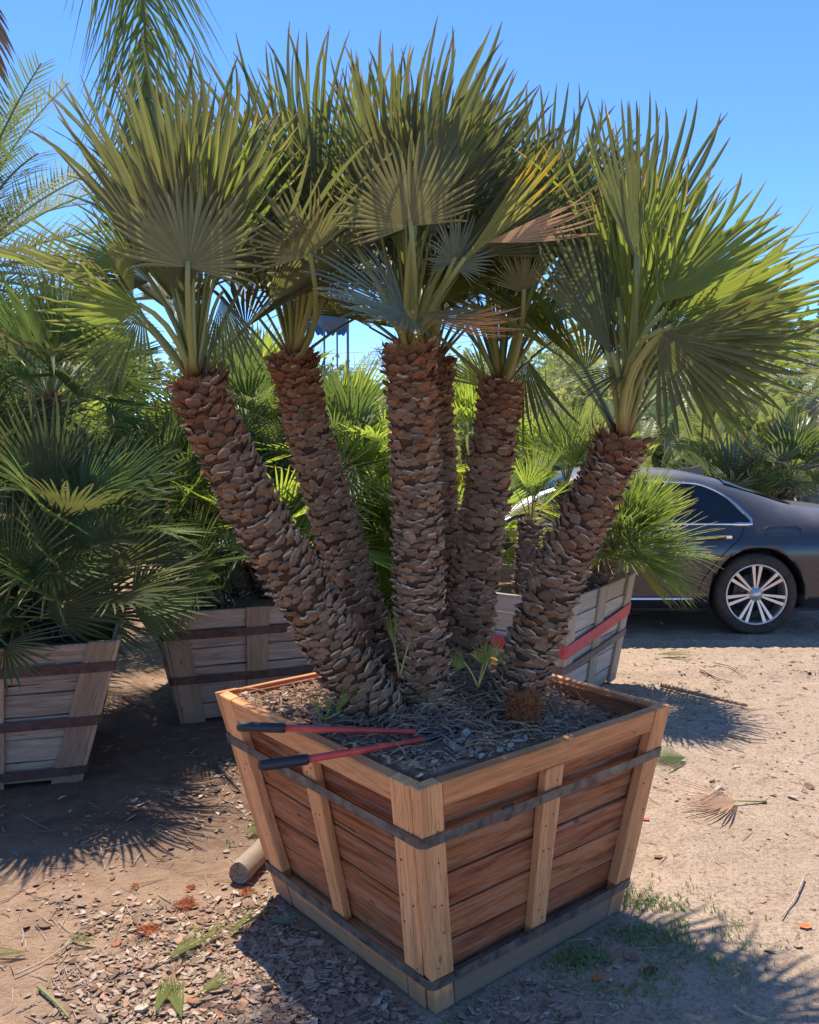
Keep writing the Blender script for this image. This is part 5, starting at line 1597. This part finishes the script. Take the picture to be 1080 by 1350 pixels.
# ------------------------------------------------------------------ feather palms
def pinnate_mesh(name, n, L_, arch, leafl, droop, seed, mat, vshape=0.4, width=0.014, upturn=0.0, stations=3):
    """frond in local space: rachis starts at origin, runs along +Y, arches in -Z"""
    r = random.Random(seed); mb = MB()
    def rp(f): return Vector((0, L_ * (f - 0.12 * arch * f * f), upturn * f - arch * L_ * 0.55 * f ** 2.2))
    pts = [rp(i / 12) for i in range(13)]
    mb.tube(pts, [0.014 * (1 - 0.85 * i / 12) + 0.002 for i in range(13)], 5, a0=0, a1=0.2, b=0.8)
    for i in range(n):
        f = 0.14 + 0.86 * (i + r.random() * 0.4) / n
        p = rp(min(f, 1)); tdir = (rp(min(1, f + 0.02)) - rp(max(0, f - 0.02))).normalized()
        for s in (-1, 1):
            out = Vector((s, 0, 0))
            ll = leafl * sin(pi * (0.15 + 0.80 * f)) ** 0.6 * r.uniform(0.85, 1.1)
            d = (out * r.uniform(0.75, 1.0) + tdir * (0.45 + 0.7 * f) + Vector((0, 0, vshape * r.uniform(0.6, 1.4)))).normalized()
            w = width * r.uniform(0.8, 1.2); side = tdir * w
            prev = None; tone = r.random() * 0.5
            for k in range(stations + 1):
                q = k / stations
                c = p + d * ll * q + Vector((0, 0, -droop * ll * q * q))
                ww = side * (1 - q) ** 0.6 * (0.7 if k == 0 else 1.0)
                ids = (mb.vert(c - ww, 0.1 + 0.88 * q, tone), mb.vert(c + ww, 0.1 + 0.88 * q, tone))
                if prev: mb.face((prev[0], prev[1], ids[1], ids[0]))
                prev = ids
    return mb.mesh(name, [mat])

def place_frond(palm, base, D, up, mesh, sc=1.0, label=None):
    D = D.normalized(); up = (up - D * up.dot(D)).normalized(); X = D.cross(up)
    M = Matrix(((X.x * sc, D.x * sc, up.x * sc, base.x), (X.y * sc, D.y * sc, up.y * sc, base.y), (X.z * sc, D.z * sc, up.z * sc, base.z), (0, 0, 0, 1)))
    o = put(link(bpy.data.objects.new("frond", mesh)), palm, M)
    if label: o["label"] = label
    return o

def trunk_mesh(palm, pts, rads, mat, n=12, rings=True):
    mb = MB(); dense = catmull([(p.x, p.y, p.z, r) for p, r in zip(pts, rads)], 24)
    mb.tube([Vector(d[:3]) for d in dense], [d[3] * (1 + (0.06 if i % 2 else -0.02) * rings) for i, d in enumerate(dense)], n)
    return mesh_obj("trunk", mb.mesh("trunk", [mat], True), palm)

PIN_DATE = [pinnate_mesh("feather_frond", 44, 1.9, 0.42, 0.42, 0.12, s, M_PINNATE_PALE if s < 2 else M_PINNATE, 0.45, 0.012) for s in range(3)]
PIN_FAR = [pinnate_mesh("feather_frond", 30, 2.2, 0.75, 0.55, 0.5, s + 9, M_PINNATE if s else M_PINNATE_PALE, 0.25, 0.022, stations=2) for s in range(2)]

def feather_palm(base, apex, n, meshes, label, rad=0.16, e0=80, e1=-25, sc=1.0, seed=0, group=None, mat=None):
    r = random.Random(seed)
    t = thing("feather_palm", base, label, "palm tree", group)
    b, a = Vector(base), Vector(apex)
    trunk_mesh(t, [b, b.lerp(a, 0.5) + Vector((0.05, 0, 0)), a], [rad * 1.2, rad, rad * 0.9], mat or M_BARK_BG)
    for i in range(n):
        f = (i + 0.5) / n; az = i * 2.39996 + seed; el = radians(e0 + (e1 - e0) * f + r.uniform(-6, 6))
        D = Vector((cos(az) * cos(el), sin(az) * cos(el), sin(el)))
        up = Vector((0, 0, 1)) if el < 1.2 else Vector((-cos(az), -sin(az), 0.2))
        place_frond(t, a + D * 0.08, D, up, r.choice(meshes), sc * r.uniform(0.85, 1.1))
    return t

# date palm at the left edge
dp = W(-60, 365, 8.0)
feather_palm((dp.x, dp.y, 0.0), dp, 46, PIN_DATE, "pale feathery palm at the left edge behind the fan palms", 0.20, seed=2, e0=82, sc=1.1)
dp2 = W(40, 330, 12.0)

# tall queen palm whose fronds hang into the top left corner (trunk stands left of the frame)
def hanging_palm():
    base = Vector((-5.6, 8.2, 0.0)); apex = Vector((-5.35, 7.8, 7.2))
    t = thing("queen_palm", base, "tall palm hanging a long green frond into the top left corner", "palm tree")
    trunk_mesh(t, [base, base.lerp(apex, 0.5) + Vector((-0.05, 0, 0)), apex], [0.22, 0.18, 0.15], M_BARK_GREY)
    def droop_frond(pts, n, leafl, seed, mat, wid, label):
        r = random.Random(seed); mb = MB()
        P = [Vector(q) for q in catmull([tuple(p) for p in pts], 40)]
        mb.tube(P, [0.020 * (1 - 0.85 * i / 39) + 0.002 for i in range(40)], 6, a0=0, a1=0.3, b=0.6)
        for i in range(n):
            f = 0.22 + 0.78 * i / n; k = f * 39; k0 = min(int(k), 38); p = P[k0].lerp(P[k0 + 1], k - k0); td = (P[k0 + 1] - P[max(0, k0 - 1)]).normalized()
            for s in (-1, 1):
                side = td.cross(Vector((0, 1, 0.25))).normalized() * s
                ll = leafl * (0.55 + 0.45 * sin(pi * min(1, f * 0.9 + 0.1))) * r.uniform(0.8, 1.1)
                d = (side * r.uniform(0.35, 0.75) + td * 0.7 + Vector((0, r.uniform(-0.6, 0.6), 0))).normalized()
                prev = None; tone = r.random() * 0.5; wv = Vector((0, 1, 0)).cross(d).normalized() * wid
                wv = (wv + Vector((0, r.uniform(-1, 1) * wid, 0))).normalized() * wid
                for q_ in range(5):
                    q = q_ / 4
                    c = p + d * ll * q + Vector((0, 0, -0.62 * ll * q * q))
                    ww = wv * (1 - q) ** 0.6
                    ids = (mb.vert(c - ww, 0.1 + 0.86 * q, tone), mb.vert(c + ww, 0.1 + 0.86 * q, tone))
                    if prev: mb.face((prev[0], prev[1], ids[1], ids[0]))
                    prev = ids
        o = mesh_obj("frond", mb.mesh("hanging_frond", [mat]), t)
        if label: o["label"] = label
    q = [apex, Vector((-4.3, 7.7, 8.3)), Vector((-3.1, 7.5, 8.1)), W(150, -170, 7.5), W(182, -40, 7.5), W(194, 80, 7.5), W(198, 170, 7.5), W(196, 250, 7.5)]
    droop_frond(q, 150, 0.95, 3, M_PINNATE, 0.012, "green frond hanging down into the picture")
    q = [apex, Vector((-4.9, 7.5, 7.3)), W(-60, -60, 7.5), W(-22, 0, 7.5), W(-12, 40, 7.5), W(-10, 90, 7.5)]
    droop_frond(q, 18, 0.26, 5, M_GREYBOARD, 0.025, "shrivelled grey dead frond")
    r = random.Random(1)
    for i in range(11):
        az = 2.0 + i * 2.39996; 
        if abs((az % (2 * pi)) - 0) < 0.8 or abs((az % (2 * pi)) - 2 * pi) < 0.8 : continue
        D = Vector((cos(az), sin(az), r.uniform(0.2, 1.0)))
        place_frond(t, apex, D, Vector((0, 0, 1)), PIN_FAR[1], 1.0)
hanging_palm()

# ------------------------------------------------------------------ background trees and plants
def crown_mesh(name, n, rx, ry, rz, leaf, seed, mat, clumps=26, droopy=0.0):
    r = random.Random(seed); mb = MB()
    cl = []
    for i in range(clumps):
        while True:
            v = Vector((r.uniform(-1, 1), r.uniform(-1, 1), r.uniform(-1, 1)))
            if 0.25 < v.length < 1: break
        cl.append((Vector((v.x * rx, v.y * ry, v.z * rz)), r.uniform(0.16, 0.36), r.random()))
    for i in range(n):
        c, s, tone = r.choice(cl)
        p = c + Vector((r.gauss(0, s * rx * 0.55), r.gauss(0, s * ry * 0.55), r.gauss(0, s * rz * 0.5)))
        d = Vector((r.gauss(0, 1), r.gauss(0, 1), r.gauss(0, 0.7) - droopy * 2)).normalized()
        w = d.cross(Vector((r.gauss(0, 1), r.gauss(0, 1), r.gauss(0, 1)))).normalized() * leaf * r.uniform(0.22, 0.36)
        l = leaf * r.uniform(0.7, 1.4)
        a = mb.vert(p, 0.2, tone); b = mb.vert(p + d * l * 0.5 + w, 0.4, tone); cc = mb.vert(p + d * l, 0.7, tone); e = mb.vert(p + d * l * 0.5 - w, 0.4, tone)
        mb.face((a, b, cc, e))
    return mb.mesh(name, [mat])

def limbs_mesh(h, spread, rad, seed, n=7):
    r = random.Random(seed); mb = MB()
    mb.tube([Vector((0, 0, 0)), Vector((r.uniform(-.1, .1), 0, h * 0.3)), Vector((r.uniform(-.2, .2), 0.1, h * 0.62)), Vector((0, 0, h * 0.95))], [rad * 1.3, rad, rad * 0.7, rad * 0.2], 9)
    for i in range(n):
        a = i * 2.4; z = h * r.uniform(0.35, 0.75)
        p = Vector((0, 0, z)); q = p + Vector((cos(a) * spread * r.uniform(0.5, 0.9), sin(a) * spread * 0.7, h * r.uniform(0.12, 0.32)))
        mb.tube(bezier(p, (p + q) / 2 + Vector((0, 0, -0.1)), q, 5), [rad * 0.5, rad * 0.4, rad * 0.3, rad * 0.2, rad * 0.08], 6)
    return mb.mesh("trunk", [M_BARK_GREY], True)

CROWNS = [crown_mesh("crown", 9000, 1.9, 1.9, 1.5, 0.16, 1, M_TREE1), crown_mesh("crown", 9000, 1.7, 1.7, 1.9, 0.17, 2, M_TREE2, droopy=0.6),
          crown_mesh("crown", 9000, 2.0, 2.0, 1.4, 0.18, 3, M_TREE3), crown_mesh("crown", 6000, 1.5, 1.5, 2.0, 0.12, 4, M_TREE1, clumps=18, droopy=0.5)]
LIMBS = [limbs_mesh(3.4, 1.5, 0.11, s) for s in range(3)]
GT = "trees beyond the yard"
def tree(px, top_py, d, ci, label, sc=1.0, seed=0):
    b = W(px, 600, d); topz = W(px, top_py, d).z
    t = thing("leafy_tree", (b.x, d, 0), label, "tree", GT)
    rz = (1.5, 1.9, 1.4, 2.0)[ci] * 0.92 * sc
    cz = topz - rz
    hz = max(1.2, cz + 0.3 * rz)
    M = Matrix.Translation((b.x, d, 0)) @ Matrix.Diagonal((sc, sc, hz / 3.2, 1)) @ Matrix.Rotation(seed * 1.7, 4, 'Z')
    put(link(bpy.data.objects.new("trunk", LIMBS[seed % 3])), t, M)
    put(link(bpy.data.objects.new("crown", CROWNS[ci])), t, Matrix.Translation((b.x, d, cz)) @ Matrix.Rotation(seed * 2.1, 4, 'Z') @ Matrix.Scale(sc, 4))
    return t
tree(600, 445, 20, 3, "airy pale green tree behind the gap of the centre trunks", 1.0, 1)
tree(735, 455, 18, 1, "yellowish feathery tree behind the right trunk", 0.95, 2)
tree(690, 470, 26, 0, "light green tree deep behind the yellowish one", 1.3, 3)
tree(810, 470, 22, 0, "rounded green tree behind the car's front", 1.1, 4)
tree(905, 480, 24, 2, "dark green tree behind the paddle-leaved plants", 1.3, 5)
tree(1010, 478, 21, 1, "yellow-green tree behind the car's roof", 1.1, 6)
tree(1120, 440, 20, 2, "dark tree at the right edge", 1.3, 7)
tree(500, 505, 24, 3, "thin pale tree under the centre sky gap", 0.8, 8)
tree(420, 500, 22, 0, "green tree behind the second trunk", 1.0, 9)
tree(330, 480, 26, 2, "dark tree deep behind the left trunks", 1.4, 10)
tree(200, 470, 24, 0, "green tree behind the white car", 1.4, 11)
tree(60, 430, 26, 2, "dark tree behind the left fan palms", 1.5, 12)
tree(-60, 420, 22, 0, "green tree beyond the left edge palms", 1.4, 13)
tree(560, 520, 34, 2, "low dark tree farthest off in the middle", 1.3, 14)
tree(860, 500, 34, 2, "far dark tree above the car roof", 1.6, 15)
tree(1180, 470, 30, 0, "green tree beyond the right edge", 1.5, 16)

# low far scrub closing the horizon: one mass
def scrub():
    r = random.Random(77); mb = MB()
    for i in range(26000):
        x = r.uniform(-34, 34); y = 36 + r.uniform(0, 7) + 0.004 * x * x
        h = 2.0 + 1.1 * noise.noise(Vector((x * 0.25, 0, 0))) + 0.6 * noise.noise(Vector((x * 0.9, 3, 0)))
        z = h * r.random() ** 0.7
        p = Vector((x, y, z)); d = Vector((r.gauss(0, 1), r.gauss(0, 1), r.gauss(0, 1))).normalized(); w = d.orthogonal().normalized() * r.uniform(0.07, 0.14); l = r.uniform(0.2, 0.5); tn = r.random()
        mb.face((mb.vert(p, .2, tn), mb.vert(p + d * l * .5 + w, .4, tn), mb.vert(p + d * l, .6, tn), mb.vert(p + d * l * .5 - w, .4, tn)))
    o = mesh_obj("far_scrub", mb.mesh("far_scrub", [M_TREE3]))
    tag(o, "far band of green scrub along the horizon", "scrub", kind="stuff")
scrub()

def paddle_mesh(seed, L_=1.0, Wd=0.17, torn=0.5):
    r = random.Random(seed); mb = MB(); n = 26
    def mid(f): return Vector((0, L_ * f, -0.22 * L_ * f ** 2.4))
    mb.tube([mid(i / 10) for i in range(11)], [0.014 * (1 - i / 11) + 0.002 for i in range(11)], 4, a0=0, a1=0.3, b=0.9)
    for s in (-1, 1):
        shift = 0.0
        for i in range(n):
            f0, f1 = i / n, (i + 1) / n
            w0 = Wd * (sin(pi * min(1, f0 * 0.93 + 0.05)) ** 0.55); w1 = Wd * (sin(pi * min(1, f1 * 0.93 + 0.05)) ** 0.55)
            if r.random() < torn * 0.5: shift = r.uniform(-0.18, 0.10)
            lift = 0.35 + shift
            a, b = mid(f0), mid(f1); gap = 0.012 if r.random() < torn else 0.0
            fw = 0.10 * L_
            def edge(m, w, q): return m + Vector((s * w * q, fw * q * q * 0.5, lift * w * q - 0.55 * w * q * q))
            tone = r.random() * 0.4
            p = [mb.vert(a, .1, .6), mb.vert(b, .1, .6), mb.vert(edge(b, w1, .5) - Vector((0, gap * .5, 0)), .4, tone), mb.vert(edge(a, w0, .5) + Vector((0, gap * .5, 0)), .4, tone),
                 mb.vert(edge(b, w1, 1) - Vector((0, gap, 0)), .8, tone), mb.vert(edge(a, w0, 1) + Vector((0, gap, 0)), .8, tone)]
            mb.face((p[0], p[1], p[2], p[3])); mb.face((p[3], p[2], p[4], p[5]))
    return mb.mesh("paddle_leaf", [M_PADDLE])
PADDLE = [paddle_mesh(s, 1.0, 0.16 + 0.03 * (s % 2), 0.35 + 0.2 * (s % 3)) for s in range(5)]
GP = "paddle-leaved plants along the yard"
def paddle_plant(px, d, h, n, label, seed, dead=0):
    r = random.Random(seed); b = W(px, 600, d); base = Vector((b.x, d, 0))
    t = thing("paddle_leaved_plant", base, label, "plant", GP)
    for i in range(n):
        az = i * 2.39996 + seed; lean = r.uniform(0.05, 0.30)
        hh = h * r.uniform(0.6, 1.0); D0 = Vector((cos(az) * lean, sin(az) * lean, 1)).normalized()
        hub = base + D0 * hh
        D = (D0 + Vector((cos(az), sin(az), 0)) * r.uniform(0.1, 0.55)).normalized()
        lf = place_frond(t, hub, D, Vector((-cos(az), -sin(az), 0.3)), r.choice(PADDLE), r.uniform(0.8, 1.15)); lf.name = "leaf"
        mb = MB(); pts = [base + Vector((cos(az), sin(az), 0)) * 0.06, base.lerp(hub, 0.5) - Vector((cos(az), sin(az), 0)) * 0.03, hub]
        mb.tube(pts, [0.035, 0.022, 0.013], 6); me = mb.mesh("stalk", [M_PETIOLE], True); me.transform(WM[lf].inverted())
        put(link(bpy.data.objects.new("stalk", me)), lf, WM[lf])
    return t
paddle_plant(845, 12.0, 1.5, 9, "paddle-leaved plant just left of the car's roof centre", 1)
paddle_plant(925, 11.6, 1.9, 10, "tall torn-leaved plant above the car's rear window", 2)
paddle_plant(975, 12.6, 1.8, 9, "torn-leaved plant second from the right edge", 3)
paddle_plant(1015, 11.4, 2.0, 10, "tall glossy paddle plant above the car's boot", 4)
paddle_plant(1090, 12.0, 1.6, 8, "paddle-leaved plant at the right edge", 5)
paddle_plant(780, 13.5, 1.6, 8, "paddle-leaved plant behind the car's front door", 6)
paddle_plant(640, 13.0, 1.4, 8, "low paddle-leaved plant between the centre trunks", 7)

# feather palms far back, grey boles
GF = "feather palms beyond the car"
for px, py, d, sd, lab in ((885, 470, 14.0, 3, "feather palm with a grey bole behind the car's roof"), (965, 455, 15.0, 4, "feather palm with the palest bole, above the car's rear"), (1070, 500, 13.0, 5, "shaggy pale feather palm at the right edge"),
                           (720, 500, 16.0, 6, "pale drooping feather palm behind the right trunk"), (455, 495, 14.0, 7, "small feather palm under the blue canopy"), (300, 470, 15.0, 8, "feather palm deep behind the left trunks"), (580, 520, 15.0, 9, "low feather palm between the centre trunks")):
    a = W(px, py + 25, d)
    feather_palm((a.x, d, 0), a, 16, PIN_FAR, lab, 0.13, seed=sd, group=GF, e0=70, e1=-35, sc=0.62, mat=M_BARK_GREY)
# dark spiky plants and fan palms behind the car
bg_palm((3.9, 10.9, 0), "dark fan palm behind the car's boot", [((3.9, 10.9, 0), (3.95, 10.8, 0.9), 0.12, 30, 85), ((4.5, 10.9, 0), (4.7, 10.8, 1.2), 0.12, 30, 85)], [M_LEAF_BG, M_LEAF_BLUE], GB, Rr=(0.5, 0.7), e1=-20)
bg_palm((1.5, 11.0, 0), "pale fan palm behind the car's windscreen", [((1.5, 11.0, 0), (1.55, 10.9, 1.25), 0.12, 30, 85), ((2.3, 11.2, 0), (2.35, 11.0, 1.1), 0.12, 28, 85)], [M_LEAF_BGB, M_LEAF_BLUE], GB, Rr=(0.5, 0.7), e1=-25)
bg_palm((0.7, 8.0 + 2.6, 0), "sunny fan palm behind the bonnet of the dark car", [((0.7, 10.6, 0), (0.72, 10.5, 1.7), 0.12, 34, 85)], [M_LEAF_BGB], GB, Rr=(0.5, 0.75), e1=-25)

# ------------------------------------------------------------------ blue canopy, drum, wires
def canopy():
    d = 13.0
    c = W(235, 375, d); c.z -= 0.0
    xl, xr = W(375, 375, d).x, W(442, 380, d).x
    zt, ze = W(235, 352, d).z, W(235, 392, d).z
    t = thing("shade_canopy", ((xl + xr) / 2, d + 1.2, 0), "blue cloth shade canopy on thin poles behind the left palms", "canopy")
    mb = MB(); n = 16
    rows = []
    for j in range(9):
        f = j / 8; y = d + 2.4 * f; rz = ze + (zt - ze) * (1 - abs(2 * f - 1) ** 1.3)
        rows.append([mb.vert((xl + (xr - xl) * i / n, y, rz - 0.05 * sin(pi * ((i * 4 / n) % 1)))) for i in range(n + 1)])
    for a, b in zip(rows, rows[1:]):
        for i in range(n): mb.face((a[i], a[i + 1], b[i + 1], b[i]))
    roof = mesh_obj("canopy_roof", mb.mesh("canopy_roof", [M_BLUE], True), t)
    for yy in (d, d + 2.4):
        mb = MB(); a = []
        for i in range(n * 2 + 1):
            x = xl + (xr - xl) * i / (n * 2); zc = ze - 0.05 * sin(pi * ((i * 2 / n) % 1))
            a.append((mb.vert((x, yy + (-0.004 if yy == d else 0.004), zc)), mb.vert((x, yy + (-0.004 if yy == d else 0.004), zc - 0.20 - 0.05 * abs(sin(i * 0.8))))))
        for p, q in zip(a, a[1:]): mb.face((p[0], p[1], q[1], q[0]))
        mesh_obj("valance", mb.mesh("valance", [M_BLUE]), t)
    for x in (xl + 0.05, xr - 0.17):
        for yy in (d + 0.04, d + 2.36):
            mb = MB(); mb.tube([(x, yy, 0), (x, yy, ze - 0.02)], [0.016, 0.016], 8); mesh_obj("pole", mb.mesh("pole", [M_POLE], True), t)
    # blue drum hung below the canopy's corner
    c = W(438, 411, d - 0.3)
    t2 = thing("hanging_drum", c, "round blue drum with a pale label hanging at the canopy's corner", "drum")
    mb = MB(); prof = [(0.0, -0.26), (0.12, -0.245), (0.20, -0.19), (0.245, -0.10), (0.26, 0.0), (0.25, 0.14), (0.22, 0.20), (0.0, 0.22)]
    k = 24; rings = [[mb.vert(c + Vector((cos(2 * pi * i / k) * r, sin(2 * pi * i / k) * r, z))) for i in range(k)] for r, z in prof]
    for a, b in zip(rings, rings[1:]):
        for i in range(k): mb.face((a[i], a[(i + 1) % k], b[(i + 1) % k], b[i]))
    mesh_obj("drum_body", mb.mesh("drum_body", [M_BLUEDRUM], True), t2)
    mb = MB(); rr = []
    for i in range(7):
        a = -pi / 2 - 0.55 + 0.8 * i / 6; rr.append((mb.vert(c + Vector((cos(a) * 0.266, sin(a) * 0.266, -0.06))), mb.vert(c + Vector((cos(a) * 0.266, sin(a) * 0.266, 0.05)))))
    for a, b in zip(rr, rr[1:]): mb.face((a[0], b[0], b[1], a[1]))
    mesh_obj("label_patch", mb.mesh("label_patch", [M_PALELABEL]), t2)
    mb = MB(); mb.tube([c + Vector((0, 0, 0.2)), c + Vector((0.0, 0.2, 0.62))], [0.008, 0.008], 6); mesh_obj("hanger", mb.mesh("hanger", [M_WIRE]), t2)
    # post the drum hangs from
    x = W(459, 500, d - 0.1).x
    mb = MB(); mb.tube([(x, d - 0.1, 0), (x, d - 0.1, c.z + 0.66), (x - 0.1, d - 0.1, c.z + 0.66)], [0.02, 0.02, 0.015], 8); mesh_obj("post", mb.mesh("post", [M_POLE], True), t2)
canopy()

def wires():
    for i, (py, lab) in enumerate(((314, "upper power line crossing the sky at the right"), (330, "lower power line crossing the sky at the right"))):
        a, b = W(-500, py + 120, 60.0), W(1500, py - 40, 40.0)
        m = W(1035, py, 0.5 * (60 + 40))
        m = W(1035, py, 46.0)
        P = [Vector(q) for q in catmull([tuple(a), tuple(W(500, py + 150, 52)), tuple(m), tuple(b)], 24)]
        mb = MB(); mb.tube([p - P[0] for p in P], [0.016] * 24, 5)
        o = mesh_obj("power_line", mb.mesh("power_line", [M_WIRE]), None, Matrix.Translation(P[0]))
        tag(o, lab, "power line", "power lines")
wires()
